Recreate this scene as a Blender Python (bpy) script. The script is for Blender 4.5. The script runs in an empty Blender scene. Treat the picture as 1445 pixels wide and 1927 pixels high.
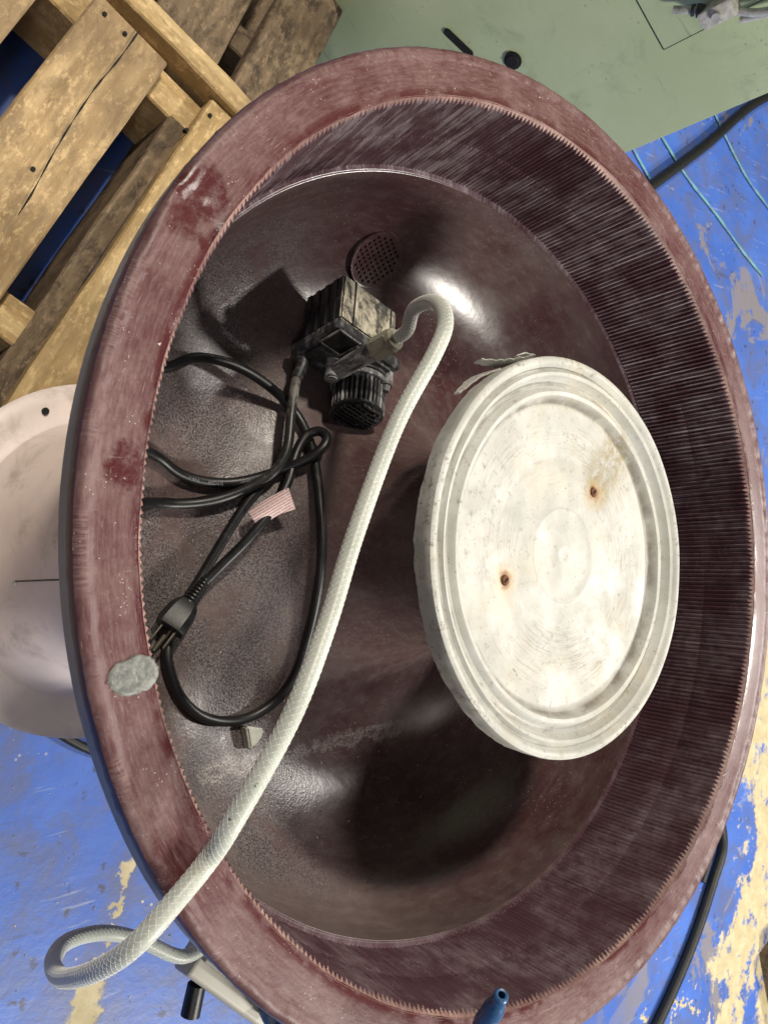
import bpy, bmesh, math, random
from mathutils import Vector, Matrix, Quaternion, noise as mnoise
random.seed(7)
PI = math.pi
scene = bpy.context.scene
col = scene.collection

# ------------------------------------------------------------------ camera
F_PX, CX, CY, W_PX, H_PX = 1650.0, 722.5, 963.5, 1445.0, 1927.0
CAM = Vector((-0.538973, 0.0, 1.024793))
RT = Vector((0.7516106, -0.0381245, 0.6585044))     # image right
DN = Vector((-0.0011747, -0.9984040, -0.0564625))   # image down
FW = Vector((0.6596060, 0.0416643, -0.7504558))     # view direction
cd = bpy.data.cameras.new('camera')
cd.sensor_fit = 'VERTICAL'; cd.sensor_height = 36.0; cd.sensor_width = 27.0
cd.lens = F_PX / H_PX * 36.0
cd.clip_start = 0.01; cd.clip_end = 100
cd.dof.use_dof = True; cd.dof.focus_distance = 0.68; cd.dof.aperture_fstop = 22.0
cam = bpy.data.objects.new('camera', cd); col.objects.link(cam)
m3 = Matrix((RT, -DN, -FW)).transposed()
cam.matrix_world = Matrix.Translation(CAM) @ m3.to_4x4()
scene.camera = cam

# ------------------------------------------------------------------ light
world = bpy.data.worlds.new('World'); scene.world = world
world.use_nodes = True
bg = world.node_tree.nodes['Background']
bg.inputs[0].default_value = (1.0, 0.98, 0.95, 1); bg.inputs[1].default_value = 0.05

def lamp(name, loc, target, power, size, color):
    ld = bpy.data.lights.new(name, 'AREA'); ld.shape = 'DISK'; ld.size = size
    ld.energy = power; ld.color = color
    o = bpy.data.objects.new(name, ld); col.objects.link(o)
    o.location = loc
    o.rotation_euler = (Vector(target) - Vector(loc)).to_track_quat('-Z', 'Y').to_euler()
    return o
lamp('hall_or_fill_lamp', (-0.35, 2.1, 3.3), (0, 0, .5), 92, 0.30, (1.0, 0.91, 0.78))
lamp('hall_or_fill_lamp', (3.0, -0.35, 2.75), (0, 0, .5), 88, 0.30, (1.0, 0.95, 0.88))
lamp('hall_or_fill_lamp', (1.12, -3.0, 2.75), (0, 0, .5), 135, 0.65, (1.0, 0.95, 0.86))
lamp('hall_or_fill_lamp', (-2.1, -1.6, 3.2), (0, 0, .4), 14, 0.7, (0.98, 0.98, 1.0))  # soft fill lamp added to brighten the base, hose and near side
vs = scene.view_settings
vs.view_transform = 'Standard'; vs.look = 'None'; vs.exposure = 0.14; vs.gamma = 1.0
vs.use_curve_mapping = False

# ------------------------------------------------------------------ pixel helpers
def ray(x, y):
    return RT * ((x - CX) / F_PX) + DN * ((y - CY) / F_PX) + FW
def at_t(x, y, t): return CAM + ray(x, y) * t
def at_z(x, y, z):
    v = ray(x, y); return CAM + v * ((z - CAM.z) / v.z)

# bowl section (metres; floor z = 0, rim top z = 0.6)
ZR = 0.6; RO = 0.369; RI = 0.3313; ZB = 0.503
BC_R, BC_Z, B_OUT, B_IN, B_H = 0.200, 0.500, 0.1145, 0.118, 0.120
def bowl_z(r):
    if r >= BC_R + B_OUT: return BC_Z
    d = (r - BC_R) / (B_OUT if r > BC_R else B_IN)
    if d <= -1: return ZR + .02
    return BC_Z - B_H * math.sqrt(max(0, 1 - d * d))
def bowl_hit(x, y):
    v = ray(x, y); t = .5
    while t < 1.4:
        p = CAM + v * t; r = math.hypot(p.x, p.y)
        if r < .325 and p.z < bowl_z(r): return p, t
        t += .0007
    return p, t
def bowl_normal(p):
    r = math.hypot(p.x, p.y); d = r - BC_R
    k = B_OUT if d > 0 else B_IN
    n = Vector((-(p.x / r) * d / k ** 2, -(p.y / r) * d / k ** 2, (BC_Z - p.z) / B_H ** 2))
    return n.normalized()
def on_bowl(x, y, lift):
    p, t = bowl_hit(x, y); return p + bowl_normal(p) * lift

# ------------------------------------------------------------------ object helpers
def tag(o, label=None, cat=None, group=None, kind=None):
    if label: o['label'] = label
    if cat: o['category'] = cat
    if group: o['group'] = group
    if kind: o['kind'] = kind
    return o
def empty(name, loc=(0, 0, 0), rz=0.0):
    o = bpy.data.objects.new(name, None); col.objects.link(o)
    o.location = loc; o.rotation_euler = (0, 0, rz); o.empty_display_size = .05
    bpy.context.view_layer.update()
    return o
def link(name, me, mats, parent=None, smooth=40, M=None):
    """M = placement in world space; the object is parented keeping it."""
    if not isinstance(mats, (list, tuple)): mats = [mats]
    for m in mats: me.materials.append(m)
    if smooth:
        me.polygons.foreach_set('use_smooth', [True] * len(me.polygons))
        me.set_sharp_from_angle(angle=math.radians(smooth))
    o = bpy.data.objects.new(name, me); col.objects.link(o)
    M = M or Matrix.Identity(4)
    if parent:
        o.parent = parent
        o.matrix_parent_inverse = parent.matrix_world.inverted()
    o.matrix_world = M
    bpy.context.view_layer.update()
    return o
def pyd(verts, faces, idx=None):
    me = bpy.data.meshes.new('m'); me.from_pydata([tuple(v) for v in verts], [], faces)
    if idx: me.polygons.foreach_set('material_index', idx)
    me.update(); return me
def bm_mesh(bm):
    bmesh.ops.recalc_face_normals(bm, faces=bm.faces)
    me = bpy.data.meshes.new('m'); bm.to_mesh(me); bm.free(); return me
def box_mesh(sx, sy, sz, bev=0.0, c=(0, 0, 0), seg=2):
    bm = bmesh.new(); bmesh.ops.create_cube(bm, size=1)
    for v in bm.verts: v.co = Vector((v.co.x * sx + c[0], v.co.y * sy + c[1], v.co.z * sz + c[2]))
    if bev: bmesh.ops.bevel(bm, geom=bm.edges[:], offset=bev, segments=seg, profile=.6, affect='EDGES')
    return bm_mesh(bm)
def add_box(bm, lo, hi):
    vs_ = [bm.verts.new((x, y, z)) for x in (lo[0], hi[0]) for y in (lo[1], hi[1]) for z in (lo[2], hi[2])]
    for f in ((0, 1, 3, 2), (4, 6, 7, 5), (0, 4, 5, 1), (2, 3, 7, 6), (0, 2, 6, 4), (1, 5, 7, 3)):
        bm.faces.new([vs_[i] for i in f])
def lathe_mesh(prof, seg, fn=None, cap=False, mat_of=None):
    vs_, fs, mi = [], [], []
    n = len(prof)
    for i in range(seg):
        a = 2 * PI * i / seg
        for k, (r, z) in enumerate(prof):
            if fn: r, z = fn(a, k, r, z)
            vs_.append((r * math.cos(a), r * math.sin(a), z))
    for i in range(seg):
        j = (i + 1) % seg
        for k in range(n - 1):
            fs.append((i * n + k, j * n + k, j * n + k + 1, i * n + k + 1))
            mi.append(mat_of(k) if mat_of else 0)
    if cap:
        fs.append([i * n for i in range(seg)][::-1]); mi.append(mi[0])
        fs.append([i * n + n - 1 for i in range(seg)]); mi.append(mi[0])
    me = pyd(vs_, fs, mi)
    bm = bmesh.new(); bm.from_mesh(me); bmesh.ops.remove_doubles(bm, verts=bm.verts, dist=1e-6)
    bmesh.ops.recalc_face_normals(bm, faces=bm.faces); bm.to_mesh(me); bm.free()
    return me
def catmull(P, step=.004):
    P = [Vector(p) for p in P]; out = []
    Q = [P[0] * 2 - P[1]] + P + [P[-1] * 2 - P[-2]]
    for i in range(1, len(Q) - 2):
        p0, p1, p2, p3 = Q[i - 1:i + 3]
        n = max(2, int((p2 - p1).length / step))
        for k in range(n):
            t = k / n
            out.append(.5 * (2 * p1 + (p2 - p0) * t + (2 * p0 - 5 * p1 + 4 * p2 - p3) * t * t + (3 * p1 - p0 - 3 * p2 + p3) * t ** 3))
    out.append(P[-1]); return out
def smooth_path(P, it=3):
    for _ in range(it):
        P = [P[0]] + [(P[i - 1] + P[i] * 2 + P[i + 1]) / 4 for i in range(1, len(P) - 1)] + [P[-1]]
    return P
def frames(P):
    T = [(P[min(i + 1, len(P) - 1)] - P[max(i - 1, 0)]).normalized() for i in range(len(P))]
    u = T[0].orthogonal().normalized(); out = []
    for t in T:
        u = (u - t * u.dot(t)).normalized(); out.append((t, u, t.cross(u)))
    return out
def tube_mesh(P, rad, sides=12, cap=True):
    fr = frames(P); vs_, fs = [], []
    for i, p in enumerate(P):
        r = rad(i / (len(P) - 1)) if callable(rad) else rad
        t, u, w = fr[i]
        for s in range(sides):
            a = 2 * PI * s / sides
            vs_.append(p + (u * math.cos(a) + w * math.sin(a)) * r)
    for i in range(len(P) - 1):
        for s in range(sides):
            q = (s + 1) % sides
            fs.append((i * sides + s, i * sides + q, (i + 1) * sides + q, (i + 1) * sides + s))
    if cap:
        fs.append(list(range(sides))[::-1]); fs.append([(len(P) - 1) * sides + s for s in range(sides)])
    return pyd(vs_, fs)
def cyl_mesh(p0, p1, r0, r1=None, sides=20):
    return tube_mesh([Vector(p0), Vector(p1)], lambda t: r0 + ((r1 if r1 is not None else r0) - r0) * t, sides)
def join(meshes):
    bm = bmesh.new()
    for m in meshes: bm.from_mesh(m); bpy.data.meshes.remove(m)
    return bm_mesh(bm)
def plank_mesh(L, w, h, nx=10, wob=.0012, seed=0):
    """a sawn board along x with uneven edges, centred, top at z = 0"""
    rnd = random.Random(seed); vs_, fs = [], []
    for i in range(nx + 1):
        x = -L / 2 + L * i / nx
        a, b, c = (rnd.uniform(-wob, wob) for _ in range(3))
        ch = .0022
        sec = [(-w / 2 + ch + a, c), (w / 2 - ch + b, c), (w / 2 + b, -ch + c), (w / 2 + b, -h), (-w / 2 + a, -h), (-w / 2 + a, -ch + c)]
        for (y, z) in sec: vs_.append((x + rnd.uniform(-1, 1) * wob * (i in (0, nx)), y, z))
    for i in range(nx):
        for s in range(6):
            q = (s + 1) % 6
            fs.append((i * 6 + s, i * 6 + q, (i + 1) * 6 + q, (i + 1) * 6 + s))
    fs.append([0, 1, 2, 3, 4, 5]); fs.append([nx * 6 + s for s in (5, 4, 3, 2, 1, 0)])
    me = pyd(vs_, fs); bm = bmesh.new(); bm.from_mesh(me); bmesh.ops.recalc_face_normals(bm, faces=bm.faces)
    bm.to_mesh(me); bm.free(); return me
def basis(o, x, y, z):
    M = Matrix((x, y, z)).transposed().to_4x4(); M.translation = o; return M

# ------------------------------------------------------------------ material helpers
class NT:
    def __init__(s, name):
        s.m = bpy.data.materials.new(name); s.m.use_nodes = True
        s.t = s.m.node_tree; s.p = s.t.nodes['Principled BSDF']
        s.out = s.t.nodes['Material Output']
    def new(s, k): return s.t.nodes.new(k)
    def put(s, sock, v):
        if v is None: return
        if hasattr(v, 'is_linked'): s.t.links.new(v, sock)
        elif isinstance(v, (tuple, list)) and len(v) == 3 and sock.type == 'RGBA': sock.default_value = (*v, 1)
        else: sock.default_value = v
    def pos(s): return s.new('ShaderNodeNewGeometry').outputs['Position']
    def obj(s): return s.new('ShaderNodeTexCoord').outputs['Object']
    def rnd(s): return s.new('ShaderNodeObjectInfo').outputs['Random']
    def map(s, v, scale=(1, 1, 1), loc=(0, 0, 0), rot=(0, 0, 0)):
        n = s.new('ShaderNodeMapping'); s.put(n.inputs[0], v)
        n.inputs['Scale'].default_value = scale; n.inputs['Rotation'].default_value = rot
        s.put(n.inputs['Location'], loc); return n.outputs[0]
    def noise(s, v, scale, detail=4, rough=.55, dist=0.0, out=0):
        n = s.new('ShaderNodeTexNoise'); s.put(n.inputs['Vector'], v)
        n.inputs['Scale'].default_value = scale; n.inputs['Detail'].default_value = detail
        n.inputs['Roughness'].default_value = rough; n.inputs['Distortion'].default_value = dist
        return n.outputs[out]
    def voro(s, v, scale, feat='F1', out='Distance', rand=1.0):
        n = s.new('ShaderNodeTexVoronoi'); n.feature = feat; s.put(n.inputs['Vector'], v)
        n.inputs['Scale'].default_value = scale; n.inputs['Randomness'].default_value = rand
        return n.outputs[out]
    def wave(s, v, scale, dist=2.0, detail=2):
        n = s.new('ShaderNodeTexWave'); s.put(n.inputs['Vector'], v)
        n.inputs['Scale'].default_value = scale; n.inputs['Distortion'].default_value = dist
        n.inputs['Detail'].default_value = detail; return n.outputs['Fac']
    def ramp(s, f, lo, hi, a=0.0, b=1.0):
        n = s.new('ShaderNodeMapRange'); n.interpolation_type = 'SMOOTHSTEP'
        s.put(n.inputs[0], f)
        for i, v in enumerate((lo, hi, a, b)): s.put(n.inputs[1 + i], v)
        return n.outputs[0]
    def mth(s, op, a, b=None, c=None, clamp=False):
        n = s.new('ShaderNodeMath'); n.operation = op; n.use_clamp = clamp
        s.put(n.inputs[0], a); s.put(n.inputs[1], b); s.put(n.inputs[2], c); return n.outputs[0]
    def vm(s, op, a, b=None, out=0):
        n = s.new('ShaderNodeVectorMath'); n.operation = op
        s.put(n.inputs[0], a); s.put(n.inputs[1], b); return n.outputs[out]
    def mix(s, f, a, b, mode='MIX'):
        n = s.new('ShaderNodeMix'); n.data_type = 'RGBA'; n.blend_type = mode
        s.put(n.inputs[0], f); s.put(n.inputs[6], a); s.put(n.inputs[7], b); return n.outputs[2]
    def xyz(s, v):
        n = s.new('ShaderNodeSeparateXYZ'); s.put(n.inputs[0], v); return n.outputs
    def comb(s, x, y, z):
        n = s.new('ShaderNodeCombineXYZ')
        for i, v in enumerate((x, y, z)): s.put(n.inputs[i], v)
        return n.outputs[0]
    def near(s, v, c, lo, hi, scale=(1, 1, 1)):
        """1 inside radius lo of the point c, 0 outside hi"""
        d = s.vm('SUBTRACT', v, tuple(c)); d = s.vm('MULTIPLY', d, scale)
        return s.ramp(s.vm('LENGTH', d, out='Value'), lo, hi, 1.0, 0.0)
    def segd(s, v, a, b):
        """distance to the segment a-b"""
        a = Vector(a); b = Vector(b); d = b - a
        pa = s.vm('SUBTRACT', v, tuple(a))
        t = s.mth('MULTIPLY', s.vm('DOT_PRODUCT', pa, tuple(d), out='Value'), 1 / d.length_squared, clamp=True)
        n = s.new('ShaderNodeVectorMath'); n.operation = 'SCALE'
        n.inputs[0].default_value = tuple(d); s.put(n.inputs['Scale'], t)
        return s.vm('LENGTH', s.vm('SUBTRACT', pa, n.outputs[0]), out='Value')
    def polar(s, v, ka, kr, kz):
        x, y, z = s.xyz(v)
        a = s.mth('MULTIPLY', s.mth('ARCTAN2', y, x), ka)
        r = s.mth('MULTIPLY', s.mth('SQRT', s.mth('ADD', s.mth('MULTIPLY', x, x), s.mth('MULTIPLY', y, y))), kr)
        return s.comb(a, r, s.mth('MULTIPLY', z, kz))
    def bump(s, h, strength=.3, dist=.001, nrm=None):
        n = s.new('ShaderNodeBump'); s.put(n.inputs['Height'], h)
        n.inputs['Strength'].default_value = strength; n.inputs['Distance'].default_value = dist
        s.put(n.inputs['Normal'], nrm); return n.outputs[0]
    def fin(s, col=None, rough=None, nrm=None, metal=None, spec=None, coat=None, sss=None, trans=None):
        s.put(s.p.inputs['Base Color'], col); s.put(s.p.inputs['Roughness'], rough)
        s.put(s.p.inputs['Normal'], nrm); s.put(s.p.inputs['Metallic'], metal)
        s.put(s.p.inputs['Specular IOR Level'], spec); s.put(s.p.inputs['Coat Weight'], coat)
        if sss:
            s.p.inputs['Subsurface Weight'].default_value = sss
            s.p.inputs['Subsurface Radius'].default_value = (.014, .014, .012)
        if trans: s.p.inputs['Transmission Weight'].default_value = trans
        return s.m

MAROON = (.078, .018, .021); MAROON_D = (.065, .012, .016); DUST = (.240, .158, .152)

def m_rim():
    n = NT('maroon_urethane_rim'); v = n.pos()
    rad = n.vm('LENGTH', n.vm('MULTIPLY', v, (1, 1, 0)), out='Value')
    bl = n.noise(v, 34, 8, .68, .3); cl = n.noise(v, 11, 4, .55)
    fine = n.noise(v, 230, 6, .75)
    st = n.noise(n.polar(v, 26, 520, 40), 1.0, 6, .72)          # wiping marks running round the rim
    film = n.mth('ADD', n.mth('MULTIPLY', n.ramp(bl, .38, .70), .30), n.mth('MULTIPLY', n.ramp(st, .36, .70), .42))
    film = n.mth('ADD', film, n.mth('MULTIPLY', n.ramp(cl, .40, .64), .26))
    film = n.mth('MULTIPLY', film, n.ramp(fine, .25, .60, .42, .92), clamp=True)
    ticks = n.mth('MULTIPLY', n.ramp(rad, .3602, .3630), n.ramp(n.noise(n.polar(v, 210, 60, 20), 1.0, 4, .75), .36, .60))
    film = n.mth('MAXIMUM', film, n.mth('MULTIPLY', ticks, n.ramp(n.noise(v, 20, 3), .38, .6, .05, .70)))
    wv = n.new('ShaderNodeVectorMath'); wv.operation = 'SCALE'
    n.put(wv.inputs[0], n.vm('SUBTRACT', n.noise(v, 60, 6, .7, out=1), (.5, .5, .5))); wv.inputs['Scale'].default_value = .026
    vw = n.vm('ADD', v, wv.outputs[0])
    wet = None
    for c, lo, hi in (((-.289, .203, .6), .015, .018), ((-.303, .185, .6), .010, .013), ((-.290, .173, .6), .005, .007), ((-.340, .047, .6), .010, .013)):
        k = n.near(vw, c, lo * .8, hi * 1.1); wet = k if wet is None else n.mth('MAXIMUM', wet, k)
    wet = n.mth('MULTIPLY', wet, n.ramp(n.noise(v, 75, 6, .75), .30, .58, .15, 1.0))
    edge = n.ramp(n.mth('SUBTRACT', rad, .3365), 0.0, .006, .85, 0.0)
    edge = n.mth('MULTIPLY', edge, n.ramp(n.noise(n.polar(v, 12, 60, 1), 1, 4), .40, .56))
    wet = n.mth('MAXIMUM', wet, edge)
    film = n.mth('MULTIPLY', film, n.mth('SUBTRACT', 1.0, n.mth('MULTIPLY', wet, .80)))
    c = n.mix(film, MAROON, DUST)
    c = n.mix(n.mth('MULTIPLY', wet, .55), c, (.065, .010, .012))
    s1 = n.mth('MULTIPLY', n.ramp(n.noise(n.polar(v, 30, 2600, 40), 1.0, 2, .5), .66, .70), n.ramp(n.noise(v, 38, 2), .46, .58))
    s2 = n.mth('MULTIPLY', n.ramp(n.noise(n.map(v, (60, 1500, 10), rot=(0, 0, .5)), 1.0, 2, .5), .69, .72), n.ramp(n.noise(v, 27, 2, .5, 1), .50, .60))
    sp = n.mth('MULTIPLY', n.mth('LESS_THAN', n.voro(v, 420), .16), n.ramp(n.noise(v, 60, 2), .55, .66))
    mk = n.mth('MAXIMUM', n.mth('MAXIMUM', n.mth('MULTIPLY', s1, .55), n.mth('MULTIPLY', s2, .5)), sp)
    c = n.mix(n.mth('MULTIPLY', mk, .75), c, (.58, .50, .47))
    h = n.mth('ADD', n.mth('MULTIPLY', fine, .6), n.mth('ADD', n.mth('MULTIPLY', bl, .6), n.mth('MULTIPLY', sp, .6)))
    r = n.mth('ADD', n.mth('MULTIPLY', film, .28), n.ramp(wet, 0, 1, .38, .20))
    return n.fin(c, r, n.bump(h, .40, .0012), spec=.5)

def m_bevel():
    n = NT('cut_pink_edge'); v = n.pos()
    f = n.noise(n.polar(v, 260, 30, 200), 1.0, 3, .6)
    c = n.mix(n.ramp(f, .3, .7), (.24, .115, .10), (.46, .315, .275))
    c = n.mix(n.ramp(n.noise(v, 14, 3), .42, .58), c, n.mix(.5, c, MAROON))
    return n.fin(c, .55, n.bump(f, .3, .0006))

def m_ribs():
    n = NT('ribbed_urethane'); v = n.pos()
    big = n.noise(v, 15, 6, .65, .4); mid = n.noise(v, 70, 6, .72)
    f = n.mth('MULTIPLY', n.ramp(big, .38, .66), n.ramp(mid, .32, .64))
    x, y, z = n.xyz(v)
    rb = n.ramp(n.noise(n.polar(v, 150, 10, 26), 1.0, 3, .6), .46, .66)      # chalk left along single ribs
    wear = n.mth('ADD', n.ramp(y, -.05, .30, .25, 1.0), n.mth('MULTIPLY', n.ramp(x, .15, .3), .15))
    f = n.mth('ADD', n.mth('MULTIPLY', f, .55), n.mth('MULTIPLY', n.mth('MULTIPLY', rb, n.ramp(big, .34, .60)), wear), clamp=True)
    f = n.mth('ADD', n.mth('MULTIPLY', f, .74), .10, clamp=True)
    c = n.mix(f, (.070, .020, .030), (.34, .285, .305))
    sp = n.mth('MULTIPLY', n.mth('LESS_THAN', n.voro(v, 330), .13), n.ramp(n.noise(v, 30, 2), .52, .64))
    c = n.mix(n.mth('MULTIPLY', sp, .6), c, (.6, .56, .54))
    return n.fin(c, n.mth('ADD', .24, n.mth('MULTIPLY', f, .22)), n.bump(n.noise(v, 300, 4, .7), .2, .0004), spec=.6)

def m_basin():
    n = NT('worn_bowl_urethane'); v = n.pos()
    x, y, z = n.xyz(v)
    big = n.noise(v, 8, 5, .6, .6); st = n.noise(n.polar(v, 14, 110, 110), 1.0, 6, .7, .3)
    f = n.mth('ADD', n.mth('MULTIPLY', n.ramp(big, .35, .66), .55), n.mth('MULTIPLY', n.ramp(st, .40, .70), .35))
    left = n.ramp(x, .0, -.13)
    f = n.mth('ADD', n.mth('MULTIPLY', f, .75), n.mth('MULTIPLY', left, .25), clamp=True)
    c = n.mix(n.mth('MULTIPLY', f, .80), (.064, .026, .028), (.212, .178, .164))
    # dried slurry settled along the side nearest the camera
    deep = n.ramp(z, .47, .42); wn = n.noise(v, 20, 5, .62)
    slur = n.mth('MULTIPLY', n.mth('MULTIPLY', n.ramp(x, -.04, -.15), deep), n.ramp(wn, .30, .56))
    speck = n.ramp(n.noise(v, 640, 3, .65), .43, .57)
    sc = n.mix(speck, (.036, .026, .030), (.170, .150, .148))
    c = n.mix(n.mth('MULTIPLY', slur, .80), c, sc)
    tide = n.ramp(n.mth('ABSOLUTE', n.mth('SUBTRACT', n.mth('ADD', n.segd(v, (-.19, -.175, .39), (.05, -.175, .39)), n.mth('MULTIPLY', n.noise(v, 60, 5, .65), .03)), .022)), .0, .005, 1.0, 0.0)
    c = n.mix(n.mth('MULTIPLY', n.mth('MULTIPLY', tide, deep), n.ramp(speck, 0, 1, .08, .5)), c, (.46, .42, .39))
    s1 = n.mth('MULTIPLY', n.ramp(n.noise(n.map(v, (40, 1400, 900), rot=(0, 0, .6)), 1.0, 2, .5), .69, .73), n.ramp(n.noise(v, 18, 2), .48, .60))
    s2 = n.mth('MULTIPLY', n.ramp(n.noise(n.map(v, (1200, 40, 900), rot=(0, 0, .35)), 1.0, 2, .5), .70, .73), n.ramp(n.noise(v, 21, 2, .5, 1.0), .50, .60))
    c = n.mix(n.mth('MULTIPLY', n.mth('MAXIMUM', s1, s2), .4), c, (.5, .46, .44))
    sp = n.mth('MULTIPLY', n.mth('LESS_THAN', n.voro(v, 300), .10), n.ramp(n.noise(v, 22, 2), .52, .64))
    c = n.mix(n.mth('MULTIPLY', sp, .85), c, (.7, .67, .62))
    r = n.mth('ADD', n.mth('ADD', .225, n.mth('MULTIPLY', f, .12)), n.mth('MULTIPLY', slur, .10))
    b = n.bump(big, .16, .004)
    b = n.bump(n.mth('MULTIPLY', n.noise(v, 480, 3, .6), slur), .40, .0016, b)
    b = n.bump(n.noise(v, 160, 4, .6), .10, .0008, b)
    return n.fin(c, r, b, spec=.55)

def simple(name, col, rough=.5, metal=0.0, var=.25, scale=60, bump=.2, bd=.0008, dirt=None, dscale=14, dlo=.5, dhi=.7, damt=.7, spec=None, coat=None, world=False):
    n = NT(name); v = n.pos() if world else n.obj()
    f = n.noise(v, scale, 5, .6)
    c = n.mix(n.ramp(f, .25, .75), tuple(k * (1 - var) for k in col), tuple(min(1, k * (1 + var)) for k in col))
    r = n.mth('ADD', rough - .08, n.mth('MULTIPLY', f, .16))
    if dirt:
        d = n.mth('MULTIPLY', n.ramp(n.noise(v, dscale, 6, .68, .5), dlo, dhi), damt)
        c = n.mix(d, c, dirt); r = n.mth('ADD', r, n.mth('MULTIPLY', d, .2))
    return n.fin(c, r, n.bump(f, bump, bd), metal, spec, coat)

def m_lid():
    n = NT('stained_white_plastic'); v = n.pos()
    x, y, z = n.xyz(v)
    LC = Vector((.0114, -.0106, .606))
    c = n.mix(n.ramp(n.noise(v, 30, 5, .65), .3, .7), (.445, .445, .41), (.565, .565, .535))
    yel = n.ramp(n.noise(v, 13, 4, .6), .48, .70)
    c = n.mix(n.mth('MULTIPLY', yel, .30), c, (.56, .49, .32))
    cx = n.vm('SUBTRACT', v, tuple(LC)); rad = n.vm('LENGTH', n.vm('MULTIPLY', cx, (1, 1, 0)), out='Value')
    # grime caught in the moulded rings and scratches that follow them
    swirl = n.noise(n.polar(cx, 3.0, 700, 10), 1.0, 4, .7)
    patch = n.ramp(n.noise(v, 17, 5, .65), .38, .58)
    ring = n.mth('MULTIPLY', n.mth('MULTIPLY', n.ramp(swirl, .48, .66), patch), n.mth('MULTIPLY', n.ramp(rad, .035, .07), n.ramp(rad, .095, .118, 1, 0)))
    c = n.mix(n.mth('MULTIPLY', ring, .55), c, (.26, .21, .15))
    gr = n.ramp(n.noise(v, 150, 6, .75), .54, .70); gr = n.mth('MULTIPLY', gr, n.ramp(n.noise(v, 24, 3), .36, .56))
    c = n.mix(n.mth('MULTIPLY', gr, .75), c, (.24, .21, .165))
    corner = n.mth('MULTIPLY', n.ramp(n.mth('ABSOLUTE', n.mth('SUBTRACT', rad, .1195)), .0, .0045, 1, 0), n.ramp(n.noise(v, 45, 4), .30, .62))
    for rr_ in (.1320, .1430):
        corner = n.mth('MAXIMUM', corner, n.mth('MULTIPLY', n.mth('MULTIPLY', n.ramp(n.mth('ABSOLUTE', n.mth('SUBTRACT', rad, rr_)), .0, .0022, 1, 0), n.ramp(n.noise(v, 38, 4), .40, .66)), .7))
    c = n.mix(n.mth('MULTIPLY', corner, .78), c, (.16, .13, .095))
    rimg = n.mth('MULTIPLY', n.ramp(rad, .144, .149), n.ramp(n.noise(v, 210, 6, .75), .53, .62)); rimg = n.mth('MULTIPLY', rimg, n.ramp(n.noise(v, 15, 3), .40, .58))
    c = n.mix(n.mth('MULTIPLY', rimg, .75), c, (.20, .165, .12))
    cen = n.mth('MULTIPLY', n.ramp(n.mth('ABSOLUTE', n.mth('SUBTRACT', rad, .0365)), .0, .0016, 1, 0), .4)
    c = n.mix(cen, c, (.33, .31, .27))
    # rust bleeding from the two screws, brown growth towards the far rim
    wv = n.new('ShaderNodeVectorMath'); wv.operation = 'SCALE'
    n.put(wv.inputs[0], n.vm('SUBTRACT', n.noise(v, 50, 4, .6, out=1), (.5, .5, .5))); wv.inputs['Scale'].default_value = .020
    vw = n.vm('ADD', v, wv.outputs[0])
    s1 = (.0551, .0391, .605); s2 = (-.0571, -.0261, .605)
    growth = n.mth('MULTIPLY', n.ramp(n.segd(vw, (.060, .044, .605), (.088, .072, .605)), .006, .030, 1, 0), n.ramp(n.noise(v, 120, 5, .7), .32, .66))
    c = n.mix(n.mth('MULTIPLY', growth, .8), c, (.30, .235, .105))
    for s, k in ((s1, 1.0), (s2, .8)):
        c = n.mix(n.mth('MULTIPLY', n.near(vw, s, .002, .020 * k), .45), c, (.55, .36, .12))
        c = n.mix(n.mth('MULTIPLY', n.near(vw, s, .003 * k, .0095 * k), .85), c, (.27, .10, .03))
    # hairline cracks
    for a, b in (((-.075, -.042, .605), (-.055, -.088, .605)), ((-.055, -.088, .605), (-.03, -.108, .605))):
        ck = n.mth('MULTIPLY', n.ramp(n.segd(vw, a, b), .0003, .0010, 1, 0), n.ramp(n.noise(v, 130, 2), .45, .55))
        c = n.mix(n.mth('MULTIPLY', ck, .7), c, (.2, .14, .10))
    sp = n.mth('LESS_THAN', n.voro(v, 230), .13); sp = n.mth('MULTIPLY', sp, n.ramp(n.noise(v, 33, 2), .42, .58))
    c = n.mix(n.mth('MULTIPLY', sp, .55), c, (.16, .14, .12))
    h = n.mth('ADD', n.noise(v, 90, 4, .6), n.mth('MULTIPLY', n.mth('MULTIPLY', swirl, .4), n.ramp(rad, .03, .05)))
    b = n.bump(h, .22, .0012); b = n.bump(growth, .5, .0015, b)
    return n.fin(c, n.mth('ADD', .46, n.mth('MULTIPLY', patch, .2)), b, spec=.35)

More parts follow.
